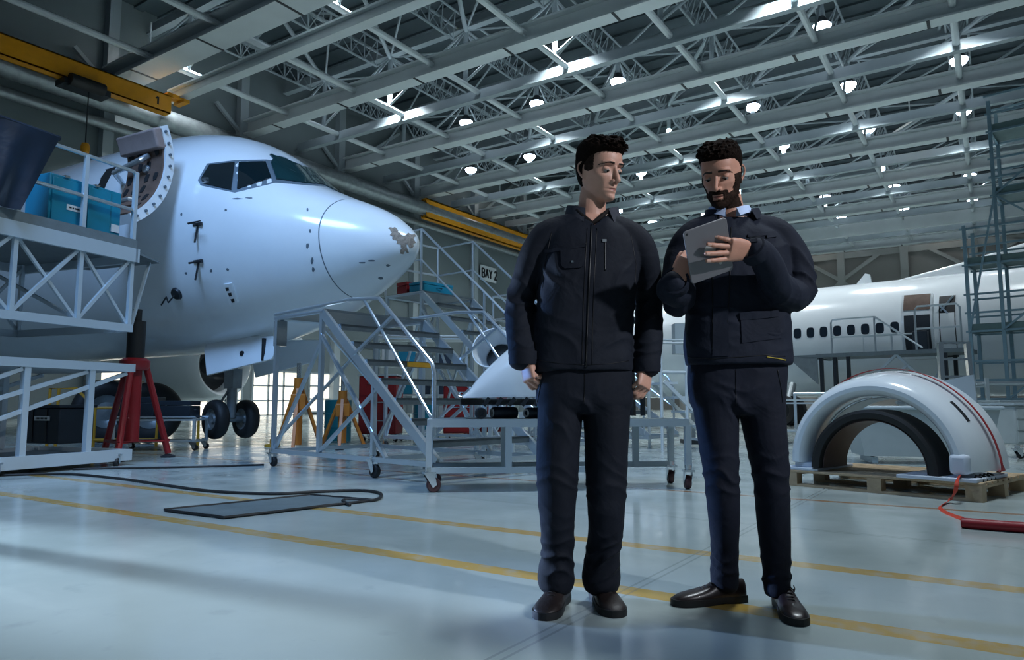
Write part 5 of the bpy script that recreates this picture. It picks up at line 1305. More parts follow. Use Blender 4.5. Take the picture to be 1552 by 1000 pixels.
def skin_patch(body, MX, name, m, parent, fn, lift=.002, fuzz=0.0, fz=180):
    """hair, beard, brows, lips: a layer grown out of the skin itself where fn(head point) > 0"""
    inv = MX.inverted(); me = body.data
    if body.name not in CACHE:
        o_ = MX.translation; CACHE[body.name] = [(p.index, inv @ p.center) for p in me.polygons if (p.center-o_).length_squared < .03]
    keep = [i for i, c in CACHE[body.name] if fn(c) > 0]
    mp = {}; vs = []; fs = []
    for i in keep:
        f = []
        for vi in me.polygons[i].vertices:
            if vi not in mp:
                v = me.vertices[vi]; c = inv @ v.co; k = max(0.0, min(1.0, fn(c)))
                h = lift*k+(noise.noise(c*fz)*fuzz*k if fuzz else 0)-.0006*(1-k)
                mp[vi] = len(vs); vs.append(v.co+v.normal*h)
            f.append(mp[vi])
        fs.append(tuple(f))
    if not fs: return None
    mb = MB(); mb.add(vs, fs); return mb.build(name, m, parent, 180)
def g(x, c, s): return math.exp(-((x-c)/s)**2/2)
def brow_fn(p):
    if p.y > -.04: return 0
    ax = abs(p.x); zc = .0245+.05*(ax-.012)-1.6*max(0, ax-.03)**2*12
    w = .0036*(1-.55*max(0, (ax-.02)/.035))
    if ax < .011 or ax > .056: return 0
    return min(1, (w-abs(p.z-zc))/w*2.2)
def lip_fn(p):
    if p.y > -.06 or abs(p.x) > .024: return 0
    k = 1-(p.x/.0245)**2
    t = .0062*k; 
    return min(1, (t-abs(p.z+.071))/.003)
def lashes(MX, parent):
    for s in (-1, 1):
        mb = MB(); pts = []
        for k in range(9):
            t = -1+2*k/8; x = .0315*s+.0135*t; pts.append(MX @ Vector((x, -.0695-.0128*math.sqrt(max(0.05, 1-(t*.9)**2)), -.0035-.002*(1-t*t)+.0008*t*s)))
        mb.path(pts, [.0006, .001, .0012, .0013, .0013, .0013, .0012, .001, .0006], 6); mb.build('eyelashes', M['brow'], parent, 180)
        mb = MB(); mb.lathe([(0,-.0124),(.006,-.0109),(.0105,-.0066),(.0124,0),(.0105,.0066),(.006,.0109),(0,.0124)], MX @ Matrix.Translation((.0315*s, -.0686, -.0016)), 20); e = mb.build('eye', M['eye'], parent, 180)
        mb = MB(); mb.lathe([(0,.0131),(.0035,.0127),(.0056,.0117),(0,.0112)], MX @ Matrix.Translation((.0315*s, -.0686, -.0016)) @ Matrix.Rotation(math.radians(90+26), 4, 'X'), 16); mb.build('iris', M['iris'], e, 180)
HAIRT = [(-.07,.040,.056,.070),(-.055,.054,.050,.084),(-.035,.064,.048,.096),(-.012,.071,.046,.104),(.008,.0745,.040,.108),(.024,.0765,.0,.111),(.04,.078,-.036,.112),(.056,.0785,-.064,.112),(.07,.078,-.088,.110),(.086,.0755,-.095,.105),(.104,.066,-.086,.093),(.118,.05,-.064,.073),(.127,.033,-.038,.05),(.131,.015,-.012,.022)]
def hair(MX, parent, tab, seed, tufts=260, quiff=.012, flow=.5):
    mb = MB(); T = lambda v: MX @ Vector(v)
    mb.loft([[T(v) for v in r] for r in head_rings(tab, 0, 64)])
    rnd = random.Random(seed)
    for i in range(tufts):
        az = rnd.uniform(-PI, PI); z = rnd.uniform(.078, .126)
        row = interp(tab, z); w, f, b = row[1:]
        s, c = math.sin(az), math.cos(az); front = max(0, -c)
        p = Vector((w*.96*s, .012+((b-.012)*c if c > 0 else (.012-f)*c)*.96, z))
        d = Vector((s*.25+.55*flow, -.9*front-.35+rnd.uniform(-.15, .15), .16+.30*front*(z > .085)+rnd.uniform(-.06, .12))).normalized()
        L_ = rnd.uniform(.016, .026)+quiff*front
        limb(mb, [(T(p-d*.012), .005), (T(p+d*L_*.5), .0045), (T(p+d*L_+Vector((0, 0, -.005))), .0016)], 7, 2)
    me = fuse(mb, .0028, 2)
    inv = MX.inverted()
    for v in me.vertices:
        c = inv @ v.co; n = v.normal
        v.co = v.co+n*(.0016*noise.noise(Vector((c.x*170, c.y*40, c.z*60+seed)))+.0008*noise.noise(c*330))
    me.update(); return place_mesh(me, 'hair', M['hair'], parent)

# ---------------------------------------------------------------- hands
FING = [(.031, .088, (.043, .026, .021), .0092), (.0105, .094, (.048, .030, .022), .0094), (-.0105, .091, (.045, .028, .021), .009), (-.030, .082, (.035, .021, .019), .0078)]
def hand(mb, wrist, d, n, side, curls, thumb, splay=0.0, S=1.0, nails=None):
    """wrist point, direction to the knuckles, normal of the back of the hand, thumb side (+1/-1 of d x n).
    curls: per finger three bend angles in degrees; thumb: (out angle, bend towards palm, bend1, bend2)"""
    d = Vector(d).normalized(); n = Vector(n); n = (n-d*n.dot(d)).normalized(); s = d.cross(n)*side
    W_ = Vector(wrist); P = lambda x, y, z: W_+d*(x*S)+s*(y*S)+n*(z*S)
    # palm: sections of changing width
    rows = [(-.03, 0, .026, .019), (0, 0, .027, .0195), (.025, .001, .036, .018), (.05, .001, .0405, .0165), (.075, 0, .042, .0145), (.09, 0, .0405, .012)]
    rings = []
    for x, y, w, t in spline(rows, 4):
        r = []
        for k in range(24):
            a = 2*PI*k/24; c, q = math.cos(a), math.sin(a)
            r.append(P(x, y+w*math.copysign(abs(c)**.8, c), t*math.copysign(abs(q)**.85, q)-.002*c))
        rings.append(r)
    mb.loft(rings)
    limb(mb, [(P(.012, .018, -.008), .013*S), (P(.035, .024, -.012), .015*S), (P(.055, .028, -.009), .011*S)], 12, 3)    # thumb pad
    limb(mb, [(P(.015, -.02, -.008), .012*S), (P(.05, -.028, -.008), .011*S)], 12, 3)                                     # heel pad
    tips = []
    for (y, x, L_, r), cu in zip(FING, curls):
        p = P(x-.012, y, -.001); pts = [(P(x-.03, y*.93, 0), r*1.0*S), (p, r*1.08*S)]; ang = 0; sp = splay*y/.03
        for L1, c, rr in zip(L_, cu, (1.0, .92, .84)):
            ang += math.radians(c)
            dr = (d*math.cos(ang)-n*math.sin(ang)+s*sp).normalized(); k0 = p
            mid = p+dr*(L1*S*.5); p = p+dr*(L1*S)
            pts.append((mid, r*rr*.95*S)); pts.append((p, r*rr*1.02*S if rr > .85 else r*.74*S))
        limb(mb, pts, 12, 3); tips.append((p, dr, ang, r))
        if nails is not None:
            up = (n*math.cos(ang)+d*math.sin(ang)); nails.append((p-dr*(.006*S)+up*(r*.62*S), dr, up, r*.62*S))
    oa, pb_, b1, b2 = [math.radians(a) for a in thumb]
    p = P(.022, .026, -.008); dr = (d*math.cos(oa)+s*math.sin(oa))*math.cos(pb_)-n*math.sin(pb_); dr.normalize()
    pts = [(P(.01, .014, -.006), .013*S), (p, .0135*S)]
    for L1, bnd, rr in zip((.036, .032, .026), (0, b1, b2), (.0118, .0108, .0095)):
        ax = dr.cross(d if oa > .3 else s); 
        if bnd: dr = (dr*math.cos(bnd)+(d*.6-n*.8).normalized()*math.sin(bnd)).normalized()
        mid = p+dr*(L1*S*.5); p = p+dr*(L1*S); pts += [(mid, rr*.98*S), (p, rr*S if L1 > .03 else rr*.8*S)]
    limb(mb, pts, 12, 3)
    if nails is not None: nails.append((p-dr*(.007*S)+n*(.0065*S), dr, n, .007*S))
    return tips
def add_nails(nails, parent):
    for c, dr, up, r in nails:
        dr = dr.normalized(); up = (up-dr*up.dot(dr)).normalized(); s = dr.cross(up)
        mb = MB(); mb.loft([[c+dr*(r*1.2*a)+s*(r*b)+up*(r*(.32-.32*b*b)) for a in (-1, -.3, .4, .9)] for b in (-.85, -.4, 0, .4, .85)], caps=False, wrap=False)
        mb.loft([[c+dr*(r*1.2*a)+s*(r*b)+up*(r*(.26-.32*b*b)-.001) for a in (-1, -.3, .4, .9)] for b in (-.85, -.4, 0, .4, .85)], caps=False, wrap=False)
        mb.build('fingernail', M['nail'], parent, 180)

# ---------------------------------------------------------------- clothes
def folds(me, fl_, amp=.004, seed=0, scale=7):
    """cloth relief: fl_ = list of (centre, direction across the folds, reach, height, waves per metre)"""
    me.update()
    co = []
    for v in me.vertices:
        p = v.co; h = amp*noise.noise(Vector((p.x*scale*1.6, p.y*scale*1.6, p.z*scale*.8))+Vector((seed, seed*2, 0)))
        for c, dr, reach, hh, fr in fl_:
            e = (p-c).length/reach
            if e < 1.8:
                w_ = noise.noise(p*9+Vector((seed, 3, 1)))*1.6
                q_ = math.sin((p-c).dot(dr)*fr*PI+w_*1.8); h += hh*math.exp(-e*e*1.4)*(1.3-2.4*abs(q_)**.7)
        co.append(p+v.normal*h)
    for v, c in zip(me.vertices, co): v.co = c
    me.update()
def shoe(parent, heel, ang, L_=.285, Wd=.098, m='boot', high=.105, name='boot', tilt=0.0):
    """heel point on the floor, direction of the toe in degrees from the right"""
    t = bpy.data.objects.new(name, None); COL.objects.link(t); t.parent = parent; t.location = heel; t.rotation_euler = (0, 0, math.radians(ang))
    up = [(-.012, .030, .085), (0, .036, high), (.035, .038, high+.005), (.07, .037, high), (.105, .037, .082), (.14, .041, .066), (.18, .045, .056), (.215, .0455, .05), (.245, .041, .044), (.268, .030, .036), (.282, .014, .026)]
    k = L_/.285; kw = Wd/.098
    rings = []
    for x, w, h in spline(up, 4):
        r = []
        for j in range(28):
            a = 2*PI*j/28; c, s = math.cos(a), math.sin(a)
            z = .022+(h-.022)*max(0, s)**.8 if s > 0 else .022-.006*abs(s)
            r.append(Vector((x*k, w*kw*math.copysign(abs(c)**.75, c), z)))
        rings.append(r)
    mb = MB(); mb.loft(rings); o = mb.build('upper', M[m], t, 60)
    mb = MB(); sl = []
    for x, w in spline([[-.018, .026], [-.012, .035], [.03, .039], [.09, .037], [.14, .043], [.2, .0485], [.245, .045], [.272, .033], [.289, .013]], 4):
        z0 = .0 if x < .07 or x > .11 else .003
        sl.append([Vector((x*k, w*kw*c, z)) for c, z in ((-1, z0), (1, z0), (1.03, .012), (1, .026), (-1, .026), (-1.03, .012))])
    mb.loft(sl); mb.build('sole', M['sole'], t, 40)
    for i in range(5):
        x = (.085+.02*i)*k; h = .097-.009*i-.0*(i > 2)
        h = interp(spline([[q[0], q[2]] for q in up], 6), .085+.02*i)[1]
        mb = MB(); mb.path([(x-.004, -.022*kw, h-.012), (x, -.01*kw, h+.001), (x+.004, .01*kw, h+.001), (x, .022*kw, h-.012)], .0024, 6); mb.build('lace', M['lace'], t, 180)
    h = interp(spline([[q[0], q[2]] for q in up], 6), .09)[1]
    mb = MB()
    for s in (-1, 1): mb.path([(.085*k+.025*math.sin(PI*j/8), s*(.004+.025*math.sin(PI*j/16+.2)), h+.006-.009*math.sin(PI*j/8)) for j in range(9)], .0022, 6)
    mb.build('lace_bow', M['lace'], t, 180)
    mb = MB(); mb.path([(.075*k, s*.034*kw, high-.016+.004*(s == 0)) for s in (-1, -.5, 0, .5, 1)], .004, 6); mb.build('tongue_edge', M[m], t, 180)
    return t
class Person:
    def __init__(s, name, label, r0, f0):
        s.r0, s.f0 = r0, f0
        s.t = thing(name, label, 'person', W(r0, f0, 0), YAW)
    def J(s, px, py, df=0.0):
        p = dp(px, py, s.f0+df); return Vector((p.x-s.r0, p.y-s.f0, p.z))
    def conv(s): return lambda v: Vector((v[0]-s.r0, v[1]-s.f0, v[2]))
    def row(s, py, x0, x1, depth, df=0.0, dx=0):
        a, b = s.J(x0, py, df), s.J(x1, py, df); return (a.z, (a.x+b.x)/2, df, (b.x-a.x)/2, depth)
    def patch(s, name, poly, m, parent, tree, off=.003, thick=.006, cuts=2):
        return patch(name, poly, m, parent, off, thick, tree, Vector((-s.r0, -s.f0, CAM_H)), s.conv(), cuts)
    def line(s, name, pix, m, parent, tree, r=.003, lift=.001):
        pts = []
        for (a, b) in zip(pix, pix[1:]):
            for k in range(10):
                h, n = cast(a[0]+(b[0]-a[0])*k/10, a[1]+(b[1]-a[1])*k/10, tree, Vector((-s.r0, -s.f0, CAM_H)), s.conv())
                if h is not None: pts.append(h+n*lift)
        if len(pts) > 2:
            mb = MB(); mb.path(pts, r, 6); return mb.build(name, m, parent, 180)
def bvh_of(o): return BVHTree.FromPolygons([v.co.copy() for v in o.data.vertices], [tuple(p.vertices) for p in o.data.polygons])
def collar_band(name, m, parent, c, rx, ry, h, open_deg, lean=.25, th=.005, ang0=-90, tip=.0, drop=.018):
    """a standing collar open at the front (-y)"""
    rings = []; n = 40
    for k in range(n+1):
        a = math.radians(ang0+open_deg+(360-2*open_deg)*k/n); fr = abs(k/n-.5)*2
        e = Vector((math.cos(a), math.sin(a), 0)); b0 = c+Vector((rx*e.x, ry*e.y, -drop*fr**2)); b1 = b0+e*(lean*h)+Vector((0, 0, h*(1-.25*fr**3)))
        out = b1+e*(.012+tip*fr**6)+Vector((0, 0, -h*.62-tip*.5*fr**6)); 
        rings.append([b0, b1, out, out+e*th*-.6+Vector((0, 0, .002)), b1-Vector((0, 0, th*1.2)), b0-e*th])
    mb = MB(); mb.loft(rings); return mb.build(name, m, parent, 50)

# ================================================================ FIRST MAN (turned head)
A = Person('person', 'man in a dark zip work jacket, head turned toward the tablet, arms hanging', .245, 2.80)
J = A.J
HA = Matrix.Translation(J(909, 259, -.015)) @ Matrix.Rotation(math.radians(37), 4, 'Z') @ Matrix.Rotation(math.radians(13), 4, 'X') @ Matrix.Rotation(math.radians(-3), 4, 'Y') @ Matrix.Scale(1.04, 4)
mb = MB(); head_volume(mb, HA, .97, .97, 1.0)
limb(mb, [(J(902, 285, .03), .056, .06), (J(898, 305, .025), .055, .058), (J(896, 330, .03), .060, .060), (J(893, 352, .03), .085, .07)], 24)
limb(mb, [(J(866, 346, .03), .05), (J(892, 336, .03), .055), (J(922, 346, .03), .05)], 20)
limb(mb, [(J(893, 350, .01), .12, .075), (J(888, 430, 0), .125, .08), (J(885, 520, 0), .12, .085), (J(884, 580, 0), .12, .085)], 24)
sL, eL, wL = J(822, 362, .01), J(789, 458, .05), J(797, 540, -.04)
sR, eR, wR = J(966, 366, .01), J(985, 462, .075), J(979, 551, -.02)
for a, b, c in ((sL, eL, wL), (sR, eR, wR)):
    limb(mb, [(J(890, 365, .01), .05), (a, .046), (b, .038), (c, .029)], 16)
hipL, kL, aL = J(848, 590, 0), J(845, 728, -.01), J(843, 872, .075)
hipR, kR, aR = J(920, 590, 0), J(917, 735, -.0), J(911, 868, .10)
for h_, k_, a_ in ((hipL, kL, aL), (hipR, kR, aR)): limb(mb, [(h_, .072), (k_, .052), (a_, .036), (a_+Vector((0, -.02, -.06)), .034)], 16)
nails = []
dL = (J(806, 572, -.06)-wL); hand(mb, wL+dL*.1, dL+Vector((-.012, 0, 0)), Vector((-.85, -.5, .1)), 1, [(38, 52, 30), (55, 66, 45), (62, 70, 48), (66, 72, 48)], (18, 30, 12, 14), S=.98, nails=nails)
dR = (J(975, 590, -.05)-wR); hand(mb, wR+dR*.1, dR, Vector((.72, -.68, .1)), -1, [(36, 48, 26), (42, 54, 32), (48, 56, 34), (52, 58, 36)], (16, 26, 10, 12), S=1.0, nails=nails)
me = fuse(mb, .003, 2, .4); shape_face(me, HA); bodyA = place_mesh(me, 'body', M['skin'], A.t)
add_nails(nails, bodyA); lashes(HA, bodyA)
skin_patch(bodyA, HA, 'eyebrow', M['brow'], bodyA, brow_fn, .0018, .0006)
skin_patch(bodyA, HA, 'lips', M['lip'], bodyA, lip_fn, .0007)
def sideburn_fn(p):
    if not (-.032 < p.y < .012 and abs(p.x) > .05): return 0
    return min(1, (p.z+.012-.35*abs(p.y+.008))/.008) if p.z < .06 else 0
skin_patch(bodyA, HA, 'sideburn', M['beard'], bodyA, sideburn_fn, .0022, .001, 260)
hair(HA, A.t, HAIRT, 3, 260, .005, .25)
# jacket
mb = MB()
stack(mb, [A.row(332, 868, 922, .075, .03), A.row(342, 848, 940, .095, .025), A.row(360, 826, 962, .112, .02), A.row(390, 819, 968, .125, .01), A.row(430, 816, 966, .13, 0), A.row(480, 812, 960, .128, 0), A.row(525, 809, 958, .13, 0), A.row(552, 808, 959, .135, 0), A.row(563, 809, 958, .132, 0)], 48, 2.6)
limb(mb, [(J(872, 348, .02), .07, .08), (J(836, 358, .015), .068, .075), (J(812, 382, .02), .062, .07), (J(797, 425, .04), .058, .066), (J(788, 460, .05), .059, .066), (J(789, 500, .0), .058, .062), (J(793, 536, -.035), .056, .056), (J(794, 548, -.042), .055, .055)], 24)
limb(mb, [(J(915, 350, .02), .07, .08), (J(953, 360, .015), .068, .075), (J(974, 386, .02), .062, .07), (J(983, 430, .06), .056, .062), (J(984, 466, .075), .056, .062), (J(983, 505, .015), .056, .06), (J(980, 545, -.015), .054, .054), (J(979, 559, -.02), .053, .053)], 24)
me = fuse(mb, .0055, 4)
X, Z_ = Vector((1, 0, .3)).normalized(), Vector((0, 0, 1))
folds(me, [(J(790, 455, 0), Vector((.3, 0, 1)), .1, .006, 16), (J(986, 460, 0), Vector((-.3, 0, 1)), .1, .006, 16), (J(792, 520, -.05), Z_, .07, .004, 20), (J(980, 530, -.05), Z_, .07, .004, 20), (J(830, 420, -.1), Vector((.8, 0, .6)), .09, .004, 14), (J(955, 420, -.1), Vector((-.8, 0, .6)), .09, .004, 14), (J(850, 520, -.1), Vector((.5, 0, .9)), .1, .004, 11), (J(930, 520, -.1), Vector((-.5, 0, .9)), .1, .004, 11)], .0055, 2)
cA, zt_, zv_ = J(898, 335, 0), J(898, 318, -.05).z, J(898, 341, -.05).z
for v in me.vertices:
    k_ = (v.co.z-zv_)/(zt_-zv_); dx_ = abs(v.co.x-cA.x)
    if k_ > -.1 and v.co.y < .03 and dx_ < .066*max(.0, k_)+.004: v.co.y += .07; v.co.z -= .012
me.update()
jkA = place_mesh(me, 'jacket', M['jacketA'], A.t); tr = bvh_of(jkA)
collar_band('collar', M['collarA'], jkA, J(898, 338, .035), .100, .086, .082, 27, .02, .007, -84, .02, .022)
mb = MB(); mb.path([J(874, 318, -.03), J(884, 328, -.055), J(898, 339, -.06), J(912, 328, -.055), J(922, 318, -.03)], [.007, .010, .011, .010, .007], 10); mb.build('tee_neckline', M['tee'], jkA, 180)
A.line('zip', [(897,340),(894,400),(891,470),(889,520),(888,561)], M['zip'], jkA, tr, .0035)
for s_ in (-7, 8): A.line('placket_edge', [(897+s_,346),(894+s_,400),(891+s_,470),(889+s_,561)], M['zip'], jkA, tr, .0012)
A.patch('pocket', [(850,380),(884,376),(885,402),(880,406),(856,407),(851,402)], M['jacketA'], jkA, tr, .006, .01)
A.patch('pocket_flap', [(827,379),(885,371),(886,375),(828,384)], M['jacketA'], jkA, tr, .007, .01)
A.patch('button', [(866,396),(869,396),(869,399),(866,399)], M['chrome'], jkA, tr, .009, .006, 1)
A.line('pocket_zip', [(917,366),(917,390),(917,412)], M['zip'], jkA, tr, .003)
A.patch('zip_pull', [(913,363),(919,363),(919,367),(913,367)], M['greymetal'], jkA, tr, .005, .006, 1)
for pl_ in ([(812,545),(850,551),(889,553)], [(889,553),(925,551),(956,546)], [(836,352),(826,400),(822,440)], [(956,354),(964,400),(962,440)], [(890,368),(860,376),(826,381)]): A.line('seam', pl_, M['zip'], jkA, tr, .0012, .0004)
for c_, rr in ((J(794, 546, -.042), .057), (J(979, 557, -.02), .055)):
    mb = MB(); mb.lathe([(rr*.8,-.02),(rr*1.0,-.02),(rr*1.04,0),(rr*1.02,.03),(rr*.9,.03),(rr*.8,0)], Matrix.Translation(c_+Vector((0,0,.004))), 28, closed=True); mb.build('cuff', M['jacketA'], jkA, 40)
# trousers
mb = MB()
stack(mb, [A.row(540, 815, 954, .112), A.row(565, 812, 957, .116), A.row(590, 812, 958, .118), A.row(612, 813, 957, .112), A.row(626, 822, 950, .09)], 40, 2.5)
limb(mb, [(J(850, 590, 0), .09, .105), (J(848, 630, -.005), .086, .1), (J(846, 680, -.015), .083, .092), (J(845, 735, -.02), .078, .084), (J(845, 790, .0), .068, .074), (J(845, 840, .04), .066, .07), (J(843, 872, .06), .074, .08), (J(842, 886, .06), .07, .076)], 26)
limb(mb, [(J(917, 590, 0), .09, .105), (J(919, 630, 0), .087, .1), (J(920, 680, -.005), .083, .092), (J(919, 740, -.01), .078, .084), (J(918, 795, .01), .07, .076), (J(913, 840, .05), .07, .074), (J(911, 872, .075), .078, .082), (J(911, 885, .075), .074, .08)], 26)
me = fuse(mb, .0055, 4)
fo = []
for (x, y) in ((845, 735), (919, 742)): fo.append((J(x, y, -.05), Vector((.35, 0, 1)), .11, .005, 13))
for (x, y) in ((844, 850), (912, 850)): fo += [(J(x, y, -.03), Vector((.25 if x < 880 else -.3, 0, 1)), .1, .009, 15)]
fo += [(J(884, 612, -.08), Vector((.8, 0, .5)), .08, .005, 14), (J(850, 660, -.08), Vector((1, 0, .2)), .1, .004, 10)]
folds(me, fo, .007, 9, 6); trA = place_mesh(me, 'trousers', M['trousersA'], A.t); tr = bvh_of(trA)
A.patch('cargo_pocket', [(814,640),(834,644),(834,690),(815,688)], M['trousersA'], trA, tr, .012, .018)
A.patch('cargo_pocket', [(940,600),(956,598),(957,650),(942,652)], M['trousersA'], trA, tr, .012, .018)
A.patch('pocket_flap', [(813,636),(836,640),(836,652),(814,648)], M['trousersA'], trA, tr, .017, .01)
A.line('fly_seam', [(886,566),(886,590),(884,615)], M['zip'], trA, tr, .0014)
A.line('pocket_edge', [(822,566),(818,590),(814,612)], M['zip'], trA, tr, .0018)
def at_floor(P_, px, py): p = fl(px, py, 0); return Vector((p.x-P_.r0, p.y-P_.f0, 0))
def shoe_to(P_, toe, ang, L_, *a, **k):
    p = at_floor(P_, *toe); d = Vector((math.cos(math.radians(ang)), math.sin(math.radians(ang)), 0)); return shoe(P_.t, p-d*(L_*1.01), ang, L_, *a, **k)
shoe_to(A, (822, 941), -107, .29, .108, 'boot', .118)
shoe_to(A, (935, 937), -84, .29, .108, 'boot', .118)

# ================================================================ SECOND MAN (bearded, with the tablet)
B = Person('person', 'bearded man in a navy jacket and pale shirt, holding a tablet in both hands', .845, 2.82)
J = B.J
HB = Matrix.Translation(J(1093, 265, -.03)) @ Matrix.Rotation(math.radians(-31), 4, 'Z') @ Matrix.Rotation(math.radians(24), 4, 'X') @ Matrix.Rotation(math.radians(2), 4, 'Y') @ Matrix.Scale(1.03, 4)
# tablet first: the hands close on it
TC = J(1074, 380.5, -.33); er = Vector((.94, .04, .342)).normalized(); eu0 = Vector((-.342, 0, .94)); ta = math.radians(33)
eu = eu0*math.cos(ta)+Vector((0, -1, 0))*math.sin(ta); eu = (eu-er*eu.dot(er)).normalized(); en = er.cross(eu)       # en: out of the back, toward us
TW_, TH_, TT = .163, .205, .008
mb = MB(); head_volume(mb, HB, 1.0, 1.08, 1.05)
limb(mb, [(J(1097, 290, .035), .060, .064), (J(1103, 312, .04), .059, .062), (J(1106, 335, .045), .064, .064), (J(1110, 356, .04), .09, .075)], 24)
limb(mb, [(J(1075, 352, .04), .05), (J(1108, 342, .04), .058), (J(1142, 352, .04), .05)], 20)
limb(mb, [(J(1114, 356, .02), .13, .08), (J(1116, 430, 0), .13, .085), (J(1117, 520, 0), .125, .09), (J(1117, 580, 0), .12, .085)], 24)
kn = TC+er*.068+eu*(-.012)+en*.020                # knuckles of the hand on the tablet's back
wR = kn+er*.088+Vector((0, .035, -.022))
wL = TC-er*.118-eu*.052+Vector((0, .05, -.012))
sL, eL = J(1035, 372, .02), J(1026, 448, -.06)
sR, eR = J(1186, 358, .02), J(1207, 438, -.06)
limb(mb, [(J(1112, 368, .01), .05), (sR, .04), (J(1208, 425, -.03), .034), (J(1204, 444, -.07), .033), (J(1180, 434, -.16), .03), (wR, .029)], 16)
limb(mb, [(J(1112, 368, .01), .05), (sL, .04), (J(1028, 430, -.04), .034), (J(1028, 452, -.085), .033), (J(1031, 444, -.13), .03), (wL, .029)], 16)
hipL, kL, aL = J(1082, 590, 0), J(1092, 726, -.01), J(1098, 872, .085)
hipR, kR, aR = J(1153, 590, 0), J(1170, 722, -.02), J(1178, 884, .0)
for h_, k_, a_ in ((hipL, kL, aL), (hipR, kR, aR)): limb(mb, [(h_, .072), (k_, .052), (a_, .034), (a_+Vector((0, -.0, -.04)), .03)], 16)
nails = []
hd = (-er+eu*.06+en*.0).normalized()
hand(mb, wR, (kn-wR), en+eu*.05, -1, [(2, 4, 6), (-2, 3, 5), (4, 6, 8), (12, 16, 14)], (40, 62, 8, 8), splay=.10, S=1.06, nails=nails)
hand(mb, wL, (er*.62+eu*.42-en*.25), (-er*.75+en*.65-eu*.1), -1, [(30, 45, 25), (36, 48, 28), (42, 50, 30), (46, 54, 30)], (12, 8, 10, 14), S=1.0, nails=nails)
me = fuse(mb, .003, 2, .4); shape_face(me, HB); bodyB = place_mesh(me, 'body', M['skin2'], B.t)
add_nails(nails, bodyB); lashes(HB, bodyB)
skin_patch(bodyB, HB, 'eyebrow', M['brow'], bodyB, lambda p: min(1, brow_fn(Vector((p.x, p.y, .0245+(p.z-.0235)*.78)))), .0024, .0008)
skin_patch(bodyB, HB, 'lips', M['lip'], bodyB, lip_fn, .0007)
def beard_fn(p):
    ax = abs(p.x)
    if p.y > .012 or p.z < -.128: return 0
    front = max(0, min(1, (-.02-p.y)/.06))
    top = -.052-.012*front if ax > .032 else (-.083 if ax < .02 else -.06)       # cheek line, then under the lip
    if ax > .05 and p.y > -.045: top = .005                                   # sideburns
    k = (top-p.z)/.012
    # moustache
    if p.y < -.07 and ax < .034 and -.0635 < p.z < -.0475: k = max(k, min((p.z+.0635)/.004, (-.0475-p.z)/.004, (.034-ax)/.006))
    if p.y < -.06 and .021 < ax < .036 and -.088 < p.z < -.05: k = max(k, .9)
    if p.y < -.07 and ax < .009 and -.095 < p.z < -.082: k = max(k, .8)
    return max(0, min(1, k))
skin_patch(bodyB, HB, 'beard', M['beard'], bodyB, beard_fn, .0036, .0026, 300)
hair(HB, B.t, [(z, w, f, b) for z, w, f, b in HAIRT], 11, 260, .004, -.3)
# jacket
mb = MB()
stack(mb, [B.row(336, 1078, 1140, .08, .04), B.row(346, 1056, 1160, .1, .035), B.row(364, 1042, 1186, .118, .02), B.row(395, 1040, 1194, .13, .01), B.row(435, 1041, 1194, .135, 0), B.row(485, 1040, 1195, .135, 0), B.row(522, 1038, 1197, .138, 0), B.row(546, 1040, 1197, .142, 0), B.row(554, 1041, 1195, .138, 0)], 48, 2.6)
limb(mb, [(J(1140, 352, .03), .075, .085), (J(1174, 358, .02), .072, .078), (J(1199, 386, .01), .066, .072), (J(1213, 425, -.02), .064, .07), (J(1208, 446, -.06), .062, .068), (J(1180, 434, -.16), .058, .06), (wR+Vector((.05, .02, -.012)), .05, .05), (wR+Vector((.008, .0, -.002)), .046, .046)], 24)
limb(mb, [(J(1080, 352, .03), .075, .085), (J(1050, 364, .02), .072, .078), (J(1034, 390, .02), .066, .072), (J(1027, 430, -.035), .062, .066), (J(1027, 456, -.085), .061, .064), (J(1031, 444, -.13), .056, .06), (wL+Vector((-.016, .04, -.024)), .05, .05), (wL+Vector((.004, .004, .002)), .046, .046)], 24)
me = fuse(mb, .0055, 4)
folds(me, [(J(1214, 432, -.06), Vector((.6, 0, .8)), .11, .008, 14), (J(1175, 425, -.15), Vector((1, 0, .1)), .09, .006, 16), (J(1028, 448, -.06), Vector((.2, 0, 1)), .1, .007, 14), (J(1185, 385, -.05), Vector((.5, 0, .9)), .09, .005, 12), (J(1090, 500, -.1), Vector((.4, 0, .9)), .11, .005, 10), (J(1165, 500, -.1), Vector((-.4, 0, .9)), .12, .005, 10), (J(1150, 385, -.1), Vector((.7, 0, .7)), .08, .003, 12)], .006, 5)
jkB = place_mesh(me, 'jacket', M['jacketB'], B.t); tr = bvh_of(jkB)
collar_band('collar', M['jacketB'], jkB, J(1110, 338, .04), .100, .086, .066, 36, .1, .008, -98, .016, .012)
collar_band('shirt_collar', M['shirt'], jkB, J(1105, 327, .035), .074, .072, .048, 15, .1, .004, -100, .022, .022)
B.patch('shirt_front', [(1082,318),(1108,340),(1130,316),(1128,345),(1112,366),(1098,366),(1086,345)], M['shirt'], jkB, tr, .004, .01)
for pl_ in ([(1108,345),(1106,430),(1103,480),(1102,546)], [(1081,345),(1080,430),(1080,542)]): B.line('placket_edge', pl_, M['zip'], jkB, tr, .002)
B.patch('placket', [(1081,466),(1104,466),(1104,540),(1080,540)], M['jacketB'], jkB, tr, .004, .008)
B.patch('pocket_flap', [(1132,356),(1174,352),(1176,364),(1134,369)], M['jacketB'], jkB, tr, .007, .01)
B.patch('lower_pocket', [(1122,478),(1176,474),(1184,512),(1124,520)], M['jacketB'], jkB, tr, .004, .008)
B.patch('pocket_flap', [(1120,474),(1178,470),(1179,480),(1121,486)], M['jacketB'], jkB, tr, .008, .01)
